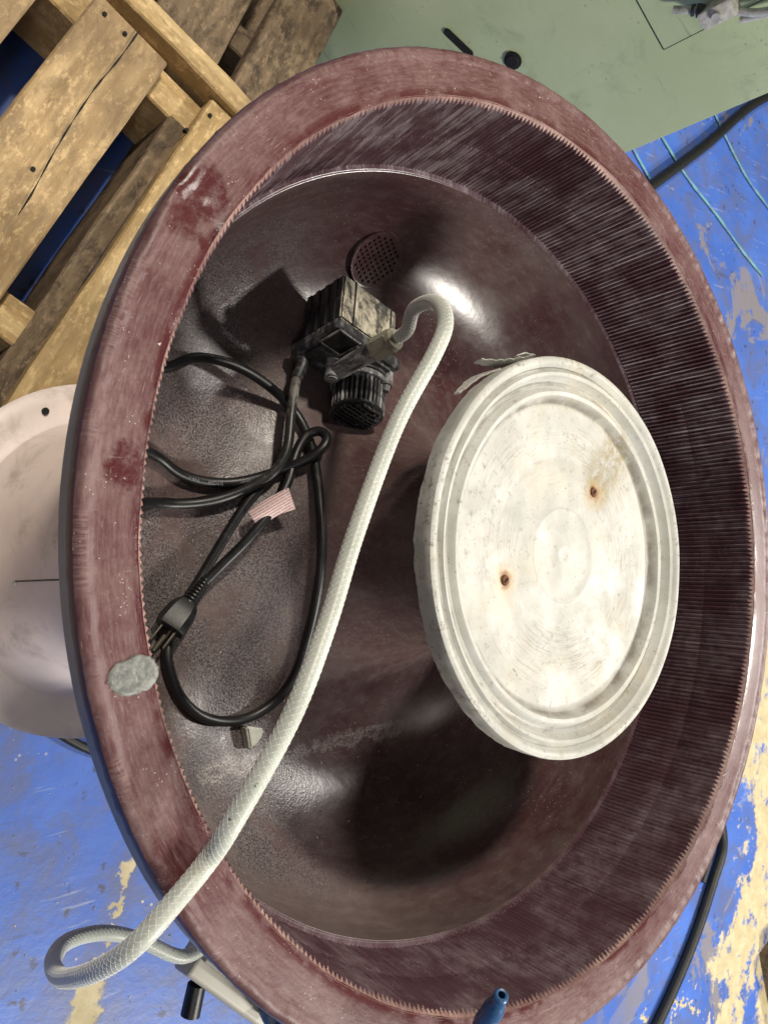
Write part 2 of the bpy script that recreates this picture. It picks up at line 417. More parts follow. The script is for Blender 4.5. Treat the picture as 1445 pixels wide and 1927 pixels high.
def m_floor():
    n = NT('worn_blue_floor_paint'); v = n.pos()
    c = n.mix(n.ramp(n.noise(v, 5, 5, .6), .3, .7), (.050, .130, .49), (.080, .182, .60))
    c = n.mix(n.mth('MULTIPLY', n.ramp(n.noise(v, 13, 7, .72, .6), .42, .64), .75), c, (.115, .135, .25))
    # scuffs and dark spots
    sc = n.ramp(n.noise(n.map(v, (7, 95, 1), rot=(0, 0, .9)), 1.0, 4, .6), .60, .70)
    sc = n.mth('MULTIPLY', sc, n.ramp(n.noise(v, 6, 3), .42, .58))
    c = n.mix(n.mth('MULTIPLY', sc, .55), c, (.075, .075, .11))
    sc2 = n.ramp(n.noise(n.map(v, (10, 120, 1), rot=(0, 0, -.5)), 1.0, 3, .6), .62, .69)
    c = n.mix(n.mth('MULTIPLY', n.mth('MULTIPLY', sc2, n.ramp(n.noise(v, 8, 3), .45, .6)), .4), c, (.42, .45, .55))
    wd = n.new('ShaderNodeVectorMath'); wd.operation = 'SCALE'
    n.put(wd.inputs[0], n.vm('SUBTRACT', n.noise(v, 60, 5, .7, out=1), (.5, .5, .5))); wd.inputs['Scale'].default_value = .03
    dk = n.mth('MULTIPLY', n.ramp(n.voro(n.vm('ADD', v, wd.outputs[0]), 40), .12, .24, 1, 0), n.ramp(n.noise(v, 9, 2), .46, .56))
    c = n.mix(n.mth('MULTIPLY', dk, .8), c, (.055, .05, .05))
    cr = n.mth('MULTIPLY', n.ramp(n.voro(v, 75), .10, .16, 1, 0), n.ramp(n.noise(v, 14, 2), .60, .66))
    c = n.mix(cr, c, (.62, .55, .36))
    # bare cream concrete where the paint is gone
    wv = n.new('ShaderNodeVectorMath'); wv.operation = 'SCALE'
    n.put(wv.inputs[0], n.vm('SUBTRACT', n.noise(v, 22, 6, .68, out=1), (.5, .5, .5))); wv.inputs['Scale'].default_value = .085
    wb = n.new('ShaderNodeVectorMath'); wb.operation = 'SCALE'
    n.put(wb.inputs[0], n.vm('SUBTRACT', n.noise(v, 7, 6, .7, out=1), (.5, .5, .5))); wb.inputs['Scale'].default_value = .42
    vs1 = n.vm('ADD', v, wv.outputs[0]); vs2 = n.vm('ADD', v, wb.outputs[0])
    small = None
    for a, b, w in (((-.060, -.355, 0), (-.088, -.420, 0), .008), ((-.088, -.425, 0), (-.112, -.468, 0), .004), ((-.122, -.492, 0), (-.14, -.54, 0), .017), ((-.14, -.54, 0), (-.17, -.62, 0), .02)):
        k = n.ramp(n.segd(vs1, a, b), w * .8, w * 1.25, 1, 0); small = k if small is None else n.mth('MAXIMUM', small, k)
    bigp = None
    for a, b, w in (((1.78, -.22, 0), (1.56, -.50, 0), .16), ((1.56, -.50, 0), (1.50, -.85, 0), .08), ((1.44, -.86, 0), (1.32, -1.06, 0), .075), ((1.62, -.75, 0), (1.58, -1.3, 0), .13), ((1.2, -.60, 0), (1.12, -.74, 0), .03), ((1.0, -.95, 0), (1.4, -1.02, 0), .012)):
        k = n.ramp(n.segd(vs2, a, b), w * .85, w * 1.12, 1, 0); bigp = k if bigp is None else n.mth('MAXIMUM', bigp, k)
    bigp = n.mth('MULTIPLY', bigp, n.ramp(n.noise(v, 16, 7, .75), .36, .46))
    grey = n.mth('MULTIPLY', n.ramp(n.noise(v, 4.3, 6, .72, .8), .565, .61), n.ramp(n.xyz(v)[0], .7, 1.1))
    c = n.mix(n.mth('MULTIPLY', grey, .8), c, (.26, .23, .20))
    cream = n.mix(n.ramp(n.noise(v, 28, 6, .7), .3, .7), (.45, .375, .21), (.60, .52, .33))
    halo = n.ramp(n.segd(vs1, (-.06, -.355, 0), (-.14, -.54, 0)), .010, .035, .4, 0)
    c = n.mix(halo, c, (.12, .11, .12))
    bare = n.mth('MAXIMUM', small, bigp)
    c = n.mix(bare, c, cream)
    h = n.mth('SUBTRACT', n.noise(v, 45, 5, .65), n.mth('MULTIPLY', bare, .7))
    return n.fin(c, n.mth('ADD', .42, n.mth('MULTIPLY', bare, .3)), n.bump(h, .3, .002))

def m_wood(name, a, b, stain, st=.55):
    n = NT(name); v = n.obj(); rd = n.rnd()
    off = n.comb(n.mth('MULTIPLY', rd, 37.0), n.mth('MULTIPLY', rd, 11.0), 0.0)
    vv = n.vm('ADD', v, off)
    gr = n.noise(n.map(vv, (3.5, 75, 40)), 1.0, 5, .6, .4)
    c = n.mix(n.ramp(gr, .3, .7), a, b)
    mot = n.noise(n.map(vv, (17, 34, 20)), 1.0, 8, .76, .5)
    c = n.mix(n.mth('MULTIPLY', n.ramp(mot, .44, .62), st), c, stain)
    fl = n.noise(n.map(vv, (55, 110, 60)), 1.0, 5, .75)
    c = n.mix(n.mth('MULTIPLY', n.ramp(fl, .50, .64), .55), c, tuple(min(1, k * 1.45) for k in b))
    c = n.mix(n.mth('MULTIPLY', n.ramp(n.noise(vv, 7, 3), .50, .68), .5), c, stain)
    return n.fin(c, .78, n.bump(n.mth('ADD', gr, n.mth('MULTIPLY', fl, .8)), .45, .0018), spec=.25)

def m_hose():
    n = NT('milky_vinyl_hose'); v = n.pos()
    c = n.mix(n.ramp(n.noise(v, 30, 4), .3, .7), (.49, .52, .47), (.59, .62, .56))
    c = n.mix(n.mth('MULTIPLY', n.ramp(n.noise(v, 70, 5, .7), .56, .70), .35), c, (.36, .34, .25))
    d = n.ramp(n.noise(v, 190, 3, .6), .70, .74); c = n.mix(n.mth('MULTIPLY', d, .8), c, (.06, .06, .05))
    return n.fin(c, .40, n.bump(n.noise(v, 300, 2), .1, .0004), sss=1.0)

def m_pump(name, base, dust, lo, hi, amt, rough=.42):
    n = NT(name); v = n.obj()
    f = n.noise(n.map(v, (60, 60, 28)), 1.0, 6, .72, 1.2)
    f2 = n.noise(v, 260, 5, .7)
    d = n.mth('MULTIPLY', n.ramp(n.mth('ADD', n.mth('MULTIPLY', f, .75), n.mth('MULTIPLY', f2, .25)), lo, hi), amt)
    c = n.mix(d, base, dust)
    return n.fin(c, n.mth('ADD', rough, n.mth('MULTIPLY', d, .35)), n.bump(f2, .25, .0006))

M = {}
M['rim'] = m_rim(); M['bevel'] = m_bevel(); M['ribs'] = m_ribs(); M['basin'] = m_basin()
M['lip'] = simple('dark_liner_edge', (.050, .018, .024), .42, var=.4, scale=40, dirt=(.30, .27, .26), dscale=70, dlo=.62, dhi=.70, damt=.6, world=True)
M['steel'] = simple('grey_painted_steel', (.21, .215, .215), .42, var=.15, scale=50, dirt=(.40, .36, .30), dscale=22, dlo=.60, dhi=.72, damt=.6, world=True)
M['lid'] = m_lid()
M['rust'] = simple('rusty_screw', (.13, .05, .02), .8, var=.5, scale=400, bump=.5)
M['floor'] = m_floor()
M['wood'] = m_wood('pallet_wood', (.44, .295, .145), (.64, .465, .255), (.20, .14, .085))
M['woodnew'] = m_wood('pale_sawn_wood', (.45, .30, .13), (.64, .475, .25), (.22, .15, .075), .45)
M['wooddark'] = m_wood('dirty_pallet_wood', (.15, .105, .065), (.26, .19, .12), (.045, .034, .026), .8)
M['hose'] = m_hose()
M['thread'] = simple('white_braid_thread', (.93, .935, .87), .45, var=.06, scale=200, world=True)
M['rubber'] = simple('black_rubber', (.007, .007, .008), .42, var=.4, scale=90, dirt=(.10, .095, .085), dscale=60, dlo=.60, dhi=.74, damt=.5, world=True)
M['cordtop'] = simple('dusty_black_rubber', (.016, .016, .016), .40, var=.4, scale=90, dirt=(.24, .22, .19), dscale=34, dlo=.50, dhi=.66, damt=.6, world=True)
M['floorhose'] = simple('matt_black_hose', (.010, .011, .010), .5, var=.3, scale=90, world=True)
M['pump_top'] = m_pump('pump_dusty_top', (.030, .031, .029), (.56, .51, .39), .38, .58, .88)
M['pump'] = m_pump('pump_black_plastic', (.012, .012, .014), (.17, .165, .16), .50, .68, .6)
M['pump_front'] = m_pump('pump_scuffed_front', (.020, .021, .023), (.24, .235, .235), .46, .66, .7)
M['pump_light'] = m_pump('pump_scuffed_grey', (.075, .075, .080), (.42, .41, .40), .42, .60, .85)
M['label'] = simple('black_label', (.008, .008, .008), .3, var=.4, dirt=(.09, .08, .06), dscale=120, damt=.5)
M['nut'] = m_pump('dull_brass_nut', (.20, .19, .14), (.36, .34, .26), .4, .6, .7, .35)
M['black'] = simple('dark_hole', (.004, .004, .004), .8, var=.1)
M['putty'] = simple('grey_epoxy_putty', (.15, .155, .145), .42, var=.45, scale=90, bump=.6, bd=.002, dirt=(.33, .34, .32), dscale=95, dlo=.42, dhi=.62, damt=.7, world=True)
M['tub'] = simple('pinkish_white_plastic', (.84, .72, .67), .45, var=.08, scale=18, dirt=(.33, .27, .22), dscale=20, dlo=.50, dhi=.74, damt=.55, world=True)
M['green'] = simple('olive_green_paint', (.40, .475, .300), .45, var=.07, scale=300, bump=.35, bd=.0008, dirt=(.13, .15, .085), dscale=9, dlo=.58, dhi=.78, damt=.5)
def m_green():
    n = NT('olive_green_paint'); v = n.obj()
    c = n.mix(n.ramp(n.noise(v, 6, 4, .6), .3, .7), (.42, .50, .285), (.50, .575, .35))
    c = n.mix(n.mth('MULTIPLY', n.ramp(n.noise(v, 13, 6, .7, .6), .52, .74), .40), c, (.20, .225, .13))
    st = n.mth('MULTIPLY', n.ramp(n.noise(n.map(v, (12, 12, 90), rot=(.4, .9, 0)), 1.0, 4, .6), .62, .70), n.ramp(n.noise(v, 9, 3), .46, .60))
    c = n.mix(n.mth('MULTIPLY', st, .45), c, (.17, .18, .11))
    sp = n.mth('MULTIPLY', n.ramp(n.voro(v, 85), .10, .17, 1, 0), n.ramp(n.noise(v, 12, 2), .53, .60))
    c = n.mix(n.mth('MULTIPLY', sp, .30), c, (.07, .065, .045))
    gr = n.noise(v, 420, 3, .6)
    return n.fin(c, n.mth('ADD', .38, n.mth('MULTIPLY', gr, .16)), n.bump(gr, .35, .0008))
M['green'] = m_green()
M['darkmetal'] = simple('dark_grimy_metal', (.03, .03, .032), .5, var=.4)
M['brass'] = simple('worn_brass', (.52, .50, .45), .40, metal=.0, var=.3, scale=120, dirt=(.08, .07, .06), dscale=80, dlo=.54, dhi=.68, damt=.8)
M['chrome'] = simple('dull_steel', (.50, .50, .46), .34, metal=.15, var=.25, scale=120, dirt=(.06, .06, .05), dscale=70, damt=.6)
M['brass_shaded'] = simple('shaded_plug_brass', (.05, .042, .028), .5, metal=.3, var=.3)  # darkened so the colour carries the shadow on the plug blades
M['nozzle'] = simple('blue_nozzle_plastic', (.035, .105, .24), .30, var=.25, scale=90, dirt=(.40, .42, .43), dscale=42, dlo=.52, dhi=.70, damt=.55)
M['boxgrey'] = simple('beige_grey_plastic', (.45, .43, .37), .45, var=.08, scale=20, dirt=(.52, .38, .16), dscale=18, dlo=.58, dhi=.72, damt=.5, world=True)
M['stone'] = simple('pale_green_ceramic', (.40, .42, .36), .55, var=.15, scale=200, bump=.4)
M['print'] = simple('grey_cord_print', (.20, .20, .21), .6, var=.2)
M['reflectpaint'] = simple('pale_green_reflection', (.15, .34, .36), .6, var=.3, scale=30, dirt=(.12, .17, .5), dscale=20, dlo=.50, dhi=.62, damt=.9, world=True)  # colour of the reflections painted on the floor
def m_tag():
    n = NT('pink_warning_tag'); v = n.obj()
    w = n.mth('SINE', n.mth('MULTIPLY', n.xyz(v)[1], 2900.0))
    w = n.mth('MULTIPLY', n.ramp(w, -.1, .5), n.ramp(n.noise(n.map(v, (420, 300, 1)), 1.0, 2), .34, .44))
    return n.fin(n.mix(n.mth('MULTIPLY', w, .7), (.72, .60, .58), (.40, .13, .13)), .4)
M['tag'] = m_tag()

# ================================================================== SETTING: floor
bm = bmesh.new()
G = 24
for i in range(G):
    pass
me = pyd([(-5, -6, 0), (7, -6, 0), (7, 6, 0), (-5, 6, 0)], [(0, 1, 2, 3)])
floor = tag(link('floor', me, M['floor'], smooth=0), 'blue painted concrete floor worn through to cream patches', kind='structure')
bm.free()
def floor_line(pts, w0):  # thin pale strips that paint reflections onto the floor
    P = catmull([at_z(x, y, .0) for x, y in pts], .03); L, Rr = [], []
    rnd = random.Random(len(pts) * 7)
    for i, (t, u, w) in enumerate(frames(P)):
        s = Vector((-t.y, t.x, 0)).normalized() * w0 * rnd.uniform(.5, 1.25)
        L.append(P[i] + s); Rr.append(P[i] - s)
    v = [Vector((p.x, p.y, .004)) for p in L + Rr]; n_ = len(L)
    link('painted_reflection', pyd(v, [(i, i + 1, n_ + i + 1, n_ + i) for i in range(n_ - 1)]), M['reflectpaint'], floor, 0)
floor_line([(1185, 275), (1205, 312), (1228, 352)], .0042)
floor_line([(1240, 255), (1290, 335), (1345, 405), (1395, 475), (1432, 520)], .0042)
floor_line([(1340, 212), (1375, 285), (1405, 340), (1445, 395), (1480, 450)], .0042)

# ================================================================== PALLETS
U = Vector((.53, .848, 0)).normalized(); NV = Vector((U.y, -U.x, 0))
def pal(u, n, z): return U * u + NV * n + Vector((0, 0, z))
pallet = empty('wooden_pallet', pal(.0, -.45, 0))
tag(pallet, 'worn light wooden pallet lying under the upper left of the maroon rim', 'pallet')
def board(parent, u0, u1, n0, n1, z, h, mat, seed, name='deck_board', ax=(U, NV)):
    c = ax[0] * ((u0 + u1) / 2) + ax[1] * ((n0 + n1) / 2) + Vector((0, 0, z))
    x, y = ax[0], -ax[1]
    return link(name, plank_mesh(abs(u1 - u0), abs(n1 - n0), h, seed=seed), mat, parent, 30, basis(c, x, y, Vector((0, 0, 1))))
b1 = board(pallet, -.50, .44, -.582, -.486, .14, .018, M['wood'], 1)
b2 = board(pallet, -.50, .443, -.446, -.352, .141, .018, M['wood'], 2)
b3 = board(pallet, .002, .457, -.293, -.235, .140, .018, M['woodnew'], 3)
board(pallet, -.50, .447, -.715, -.62, .14, .018, M['wood'], 4)
board(pallet, -.50, .41, -.317, -.291, .1215, .10, M['wooddark'], 5, 'side_board')
for k, u in enumerate((.405, .062, -.36)):
    board(pallet, -.735, -.19, -u - .045, -u, .1215, .088, M['woodnew'], 10 + k, 'stringer', (NV, -U))
board(pallet, -.735, -.10, -.488, -.458, .150, .118, M['woodnew'], 15, 'end_stringer', (NV, -U))
for k, n_ in enumerate((-.68, -.40)):
    board(pallet, -.50, .46, n_ - .045, n_ + .045, .031, .018, M['wood'], 20 + k, 'bottom_board')
for (px_, py_) in ((198, 26), (236, 63), (63, 318), (396, 217), (352, 244)):
    p = at_z(px_, py_, .1420)
    link('nail', cyl_mesh(p + Vector((0, 0, -.006)), p + Vector((0, 0, .0006)),   .0026, sides=10), M['black'], pallet, 30)
# a split running along the middle board
sp = [at_z(x, y, .1428) for x, y in ((262, 58), (225, 110), (180, 165), (130, 240), (95, 300), (60, 365), (36, 402))]
P = catmull(sp, .01); V_, n_ = [], len(P)
for s in (1, -1):
    for i, p in enumerate(P): V_.append(p + NV * s * .0007 * (1 + .6 * math.sin(i * 1.7)))
link('split', pyd(V_, [(i, i + 1, n_ + i + 1, n_ + i) for i in range(n_ - 1)]), M['black'], b2, 0)

pal2 = empty('wooden_pallet', (.10, .68, 0))
tag(pal2, 'dark dirty wooden pallet wedged between the light pallet and the green cabinet', 'pallet')
g0 = at_z(425, 130, .14); g1 = at_z(497, 0, .14); U2 = (g1 - g0).normalized(); N2 = Vector((U2.y, -U2.x, 0))
for k, (a, b) in enumerate(((-.12, -.02), (-.015, .085))):  # dark boards added under the deck so its gap shows black
    board(pal2, g0.dot(U2) + .0, g0.dot(U2) + .75, g0.dot(N2) + a, g0.dot(N2) + b, .0019 + .018, .018, M['wooddark'], 50 + k, 'bottom_board', (U2, N2))
o0 = g0.dot(U2); q0 = g0.dot(N2)
for k, (a, b) in enumerate(((-.20, -.108), (-.098, -.008), (.018, .100))):
    board(pal2, o0 - (.015 if k < 2 else .03), o0 + .75, q0 + a, q0 + b, .128, .020, M['wooddark'], 30 + k, 'deck_board', (U2, N2))
for k in range(2):
    board(pal2, -(q0 + .085), -(q0 - .20), o0 + .06 + k * .55, o0 + .10 + k * .55, .107, .105, M['wooddark'], 40 + k, 'stringer', (-N2, U2))

# ================================================================== GREEN CABINET
GD = Vector((.811, -.586, 0)).normalized(); GN = Vector((GD.y, -GD.x, 0))     # along the face / towards the camera
G0 = Vector((.190, .750, 0)); GW = .382
cab = empty('machine_cabinet', G0 + GD * GW / 2 - GN * .2)
tag(cab, 'olive green steel machine cabinet standing beyond the top of the bowl', 'cabinet')
def gpt(u, z, out=0.0): return G0 + GD * u + GN * out + Vector((0, 0, z))
def gbox(name, u0, u1, z0, z1, d0, d1, mat, bev=.003):
    c = gpt((u0 + u1) / 2, (z0 + z1) / 2, (d0 + d1) / 2)
    return link(name, box_mesh(u1 - u0, d1 - d0, z1 - z0, bev), mat, cab, 30, basis(c, GD, -GN, Vector((0, 0, 1))))
gbox('body', 0, GW, .012, 1.15, -.42, 0, M['green'], .004)
gbox('plinth', .006, GW - .006, 0, .0119, -.41, -.008, M['darkmetal'], .001)
gbox('door', .012, .274, .486, 1.12, .0005, .0032, M['green'], .0008)
gbox('door_gap', .0105, .2755, .4842, 1.1235, .0002, .0016, M['black'], 0)
def gpx(x, y, out=0.0):
    v = ray(x, y); t = (G0 + GN * out - CAM).dot(GN) / v.dot(GN); return CAM + v * t
p = gpx(965, 113)
link('round_plug', join([cyl_mesh(p - GN * .004, p + GN * .003, .0125, .0118, 24), cyl_mesh(p + GN * .003, p + GN * .0045, .0095, .008, 20)]), M['black'], cab, 30)
p0, p1 = gpx(842, 60), gpx(884, 100)
gx = (p1 - p0).normalized()
bm = bmesh.new(); L_ = (p1 - p0).length / 2
ring = [(L_ + .0052 * math.cos(a), .0052 * math.sin(a)) for a in [(-90 + 20 * k) * PI / 180 for k in range(10)]] + [(-L_ + .0052 * math.cos(a), .0052 * math.sin(a)) for a in [(90 + 20 * k) * PI / 180 for k in range(10)]]
lo = [bm.verts.new((x, y, -.001)) for x, y in ring]; hi = [bm.verts.new((x * .98, y * .85, .003)) for x, y in ring]
bm.faces.new(hi)
for k in range(20): bm.faces.new((lo[k], lo[(k + 1) % 20], hi[(k + 1) % 20], hi[k]))
link('slot_cover', bm_mesh(bm), M['black'], cab, 40, basis((p0 + p1) / 2, gx, GN.cross(gx), GN))

# valve on the cabinet front
valve = empty('coolant_valve', gpx(1350, 20, 0.0))
tag(valve, 'small grimy metal coolant valve with a tube end on the green cabinet', 'valve')
UPV = Vector((0, 0, 1))
c0 = gpx(1352, 20, .016)
link('valve_body', box_mesh(.021, .020, .040, .003), M['brass'], valve, 30, basis(c0, GD, -GN, UPV))
link('mounting_pad', box_mesh(.014, .012, .020, .001), M['darkmetal'], valve, 30, basis(c0 - GN * .0118, GD, -GN, UPV))
link('valve_knob', cyl_mesh(c0 + GN * .0095, c0 + GN * .0145, .0055, .005, 18), M['chrome'], valve, 40)
e0 = gpx(1266, 18, .016); e1 = gpx(1322, 20, .016)
link('tube_end', join([tube_mesh([e0, e0.lerp(e1, .5), e1], .0042, 14, False), ]), M['chrome'], valve, 60)
link('tube_bore', cyl_mesh(e0 + (e1 - e0) * .02, e0 + (e1 - e0) * .10, .0041, sides=14), M['black'], valve, 60)
link('collar', join([cyl_mesh(e0.lerp(e1, .62), e0.lerp(e1, .72), .0065, .0065, 12), cyl_mesh(e0.lerp(e1, .80), e0.lerp(e1, 1.03), .0075, .007, 6)]), M['darkmetal'], valve, 30)
link('supply_tube', tube_mesh(catmull([gpx(1384, 20, .016), gpx(1420, 24, .018), gpx(1470, 14, .02), gpx(1530, -14, .02)], .006), .0045, 12), M['chrome'], valve, 60)
link('bent_tube', tube_mesh(catmull([gpx(1392, 38, .012), gpx(1412, 34, .012), gpx(1450, 24, .013), gpx(1530, 6, .014)], .006), .0038, 12), M['chrome'], valve, 60)

# ================================================================== FLOOR HOSES AND CABLES
def floor_tube(name, pts, r, mat, label, cat, z=0.0, extra=()):
    P = [at_z(x, y, z + r) for x, y in pts] + [Vector(e) for e in extra]
    return tag(link(name, tube_mesh(smooth_path(catmull(P, .01), 4), r, 14), mat, None, 60), label, cat)
floor_tube('power_cable', [(-60, 1290), (0, 1306), (45, 1328), (92, 1364), (132, 1394), (172, 1412), (230, 1422)], .0056, M['floorhose'],
           'thin black cable on the blue floor beside the pinkish white base', 'cable', extra=[(.03, -.24, .0056), (.12, -.20, .0056)])
floor_tube('air_hose', [(1310, 1440), (1348, 1520), (1360, 1590), (1345, 1645), (1315, 1740), (1280, 1830), (1236, 1927), (1190, 2020)], .0105, M['floorhose'],
           'thick black hose on the floor at lower right beside cream patches', 'hose')
floor_tube('hose_end', [(1325, 1480), (1340, 1560), (1338, 1605), (1322, 1660)], .006, M['rubber'],
           'short thin black hose lying beside the thick black floor hose', 'hose')
floor_tube('suction_hose', [(1130, 420), (1232, 344), (1330, 270), (1400, 208), (1450, 178), (1520, 150)], .0125, M['floorhose'],
           'straight thick black hose on the blue floor beside the green cabinet', 'hose')
blk = at_z(1452, 1850, 0)
tag(link('wood_block', plank_mesh(.20, .07, .055, 4, .002, 77), M['wooddark'], None, 30, basis(blk + Vector((0, 0, .055)), Vector((.25, -.97, 0)).normalized(), Vector((.97, .25, 0)).normalized(), Vector((0, 0, 1)))),
    'rough brown wood block on cream floor at the lower right edge', 'wood block')

# ================================================================== VIBRATORY BOWL
bowl = empty('vibratory_bowl', (0, 0, 0))
tag(bowl, 'large maroon lined vibratory finishing bowl with a ribbed inner wall', 'bowl')
def nz(a, f, s=0.0):
    return mnoise.noise(Vector((math.cos(a) * f + s, math.sin(a) * f - s, s * 3.1)))
SEG = 720
rim_prof = [(.3345, ZR), (.338, ZR + .0002), (.342, ZR + .0003), (.346, ZR + .0003), (.350, ZR + .0002), (.354, ZR), (.3575, ZR - .0002), (.3600, ZR + .0004), (.3622, ZR + .0016), (.3648, ZR + .0016),
            (.3672, ZR + .0003), (.3688, ZR - .0022)]
def rimfn(a, k, r, z):
    dz = .0007 * nz(a, 5, 1) + .00035 * nz(a, 17, 2)
    if 7 <= k <= 9: dz += .0009 * nz(a, 60, 3) + .0006 * nz(a, 160, 6) - .0004
    if k == 0: r += .0010 * nz(a, 9, 4) + .0005 * nz(a, 40, 8); dz = .0004 * nz(a, 5, 1)
    r += .0008 * nz(a, 2.0, 5) + (.0004 * nz(a, 50, 7) if k > 6 else 0)
    # gouged hollow where the rim is damaged
    x, y = r * math.cos(a), r * math.sin(a)
    d = math.hypot(x + .295, y - .195)
    if d < .024: dz -= .0035 * (1 - d / .024) * (1 + .8 * mnoise.noise(Vector((x * 150, y * 150, 1))))
    return r, z + dz
link('rim_top', lathe_mesh(rim_prof, SEG, rimfn), M['rim'], bowl, 50)
lip_prof = [(.3688, ZR - .0022), (.3694, ZR - .005), (.3690, ZR - .009), (.3676, ZR - .0125), (.3668, ZR - .0134), (.350, ZR - .0138)]
link('liner_edge', lathe_mesh(lip_prof, SEG, lambda a, k, r, z: (r + .0008 * nz(a, 2.0, 5) + (.0006 * nz(a, 30, 9) + .0007 * nz(a, 90, 10) if k > 1 else .0004 * nz(a, 50, 7)), z)), M['lip'], bowl, 60)
sh = [(.3600, .5866), (.3664, .5864), (.3672, .5852), (.3672, .5745), (.3655, .5728), (.352, .5680), (.343, .556), (.332, .520), (.323, .480), (.307, .438), (.284, .406), (.245, .378), (.21, .3665), (.12, .366), (0, .366)]
link('steel_shell', lathe_mesh(sh, 180, lambda a, k, r, z: (r + (.0006 * nz(a, 4, 11) if k < 6 else 0), z)), M['steel'], bowl, 30)

# ribbed wall: a saw-tooth of about 490 ribs cut off by a bevel at the top
NR, SUB = 480, 5
rnd = random.Random(3)
amp = [rnd.uniform(.86, 1.08) for _ in range(NR)]; jit = [rnd.uniform(-.07, .07) for _ in range(NR)]
zs = [ZR + .0003, ZR - .0008, ZR - .0018, ZR - .0028, ZR - .0038, ZR - .0050, ZR - .0064, ZR - .0085, ZR - .014, ZR - .024, ZR - .036, ZR - .0485, ZR - .0500, ZR - .0515, ZR - .064, ZR - .078, ZR - .088, ZB + .002, ZB, ZB - .0004]
prof_u = [0.0, .22, .45, .70, .86]
prof_h = [0.0, .40, .80, 1.0, .35]
V_, F_, MI = [], [], []
ncol = NR * SUB
tooth = []
for i in range(NR):
    for s in range(SUB):
        a = 2 * PI * (i + prof_u[s] + jit[i] * (.3 < prof_u[s] < .9)) / NR
        for k, z in enumerate(zs):
            f = (ZR - z) / (ZR - ZB)
            wall = .3340 - .0128 * f
            aw = a + .0010 * mnoise.noise(Vector((a * 9, z * 45, 2.0))) +   .0004 * mnoise.noise(Vector((a * 34, z * 30, 5.0)))
            h = prof_h[s] * amp[i] * .0027 * (1 + .15 * mnoise.noise(Vector((a * 40, z * 60, 9))))
            if k == 12: h *= .72
            if k >= len(zs) - 2: h = .0
            rw = wall - h
            if k == len(zs) - 1: rw = .3150
            if k == len(zs) - 2: rw = wall - .0008
            rb = .3352 + .0010 * nz(a, 9, 4) - (ZR - z) * .95
            bev = rb >= rw
            r = max(rw, rb)
            if k == 0: r = .3352 + .0010 * nz(a, 9, 4)
            V_.append((r * math.cos(aw), r * math.sin(aw), z)); tooth.append(bev)
n_ = len(zs)
for i in range(ncol):
    j = (i + 1) % ncol
    for k in range(n_ - 1):
        q = (i * n_ + k, i * n_ + k + 1, j * n_ + k + 1, j * n_ + k)
        F_.append(q); MI.append(1 if sum(tooth[x] for x in q) >= 3 or k == 0 else 0)
link('ribbed_wall', pyd(V_, F_, MI), [M['ribs'], M['bevel']], bowl, 28)

# smooth basin with its centre post
bp = [(.3165, ZB - .0002), (.3148, ZB - .0010)]
for k in range(1, 23):
    t = PI / 2 * (1 - k / 22); bp.append((BC_R + B_OUT * math.sin(t), BC_Z - B_H * math.cos(t)))
for k in range(1, 21):
    t = PI / 2 * k / 20; bp.append((BC_R - B_IN * math.sin(t), BC_Z - B_H * math.cos(t)))
bp += [(.080, .53), (.078, .570), (.077, .598), (.0, .599)]
link('basin', lathe_mesh(bp, 256, lambda a, k, r, z: (r + .0010 * nz(a, 2.2, 12 + k * .02) * (.09 < r < .31), z + .0008 * nz(a, 3, 20 + k * .05) * (r < .30 and r > .09))), M['basin'], bowl, 60)

# perforated drain screen let into the far wall of the basin
pc, _ = bowl_hit(705, 487); nn = bowl_normal(pc)
xs = (RT - nn * RT.dot(nn)).normalized(); ys = nn.cross(xs)
SR = .0275; pc2 = pc + nn * .0012; KC = 1 / (2 * .125)
scr = link('drain_screen', pyd(*(lambda: (
    [(SR * math.cos(2 * PI * i / 48) * f, SR * math.sin(2 * PI * i / 48) * f, zz + (SR * f) ** 2 * KC) for f, zz in ((1.05, -.004), (1.045, -.0004), (1.02, .0004), (.97, .0002)) for i in range(48)],
    [(b * 48 + i, b * 48 + (i + 1) % 48, (b + 1) * 48 + (i + 1) % 48, (b + 1) * 48 + i) for b in range(3) for i in range(48)]))()), M['basin'], bowl, 40, basis(pc2, xs, ys, nn))
pitch = .00515; hole = .0028; V_, F_ = [], []
vid = {}
def gv(x, y, z=0.0005):
    k = (round(x * 1e6), round(y * 1e6), round(z * 1e6))
    if k not in vid: vid[k] = len(V_); V_.append((x, y, z))
    return vid[k]
ca, sa = math.cos(.35), math.sin(.35)
for i in range(-8, 9):
    for j in range(-8, 9):
        x0, y0 = i * pitch, j * pitch
        edges = [x0 - pitch / 2, x0 - hole / 2, x0 + hole / 2, x0 + pitch / 2]; ey = [y0 - pitch / 2, y0 - hole / 2, y0 + hole / 2, y0 + pitch / 2]
        for p_ in range(3):
            for q_ in range(3):
                open_ = (p_ == 1 and q_ == 1) and math.hypot(x0, y0) < SR * .90
                cx_, cy_ = (edges[p_] + edges[p_ + 1]) / 2, (ey[q_] + ey[q_ + 1]) / 2
                if math.hypot(cx_, cy_) > SR * .985: continue
                A_ = [(edges[p_], ey[q_]), (edges[p_ + 1], ey[q_]), (edges[p_ + 1], ey[q_ + 1]), (edges[p_], ey[q_ + 1])]
                if not open_: F_.append([gv(*c_) for c_ in A_])
                else:
                    lo_ = [gv(c_[0], c_[1], -.0016) for c_ in A_]; hi_ = [gv(*c_) for c_ in A_]
                    for e in range(4): F_.append([hi_[e], hi_[(e + 1) % 4], lo_[(e + 1) % 4], lo_[e]])
V_ = [(x * ca - y * sa, x * sa + y * ca, z - .0003 + (x * x + y * y) * KC) for x, y, z in V_]
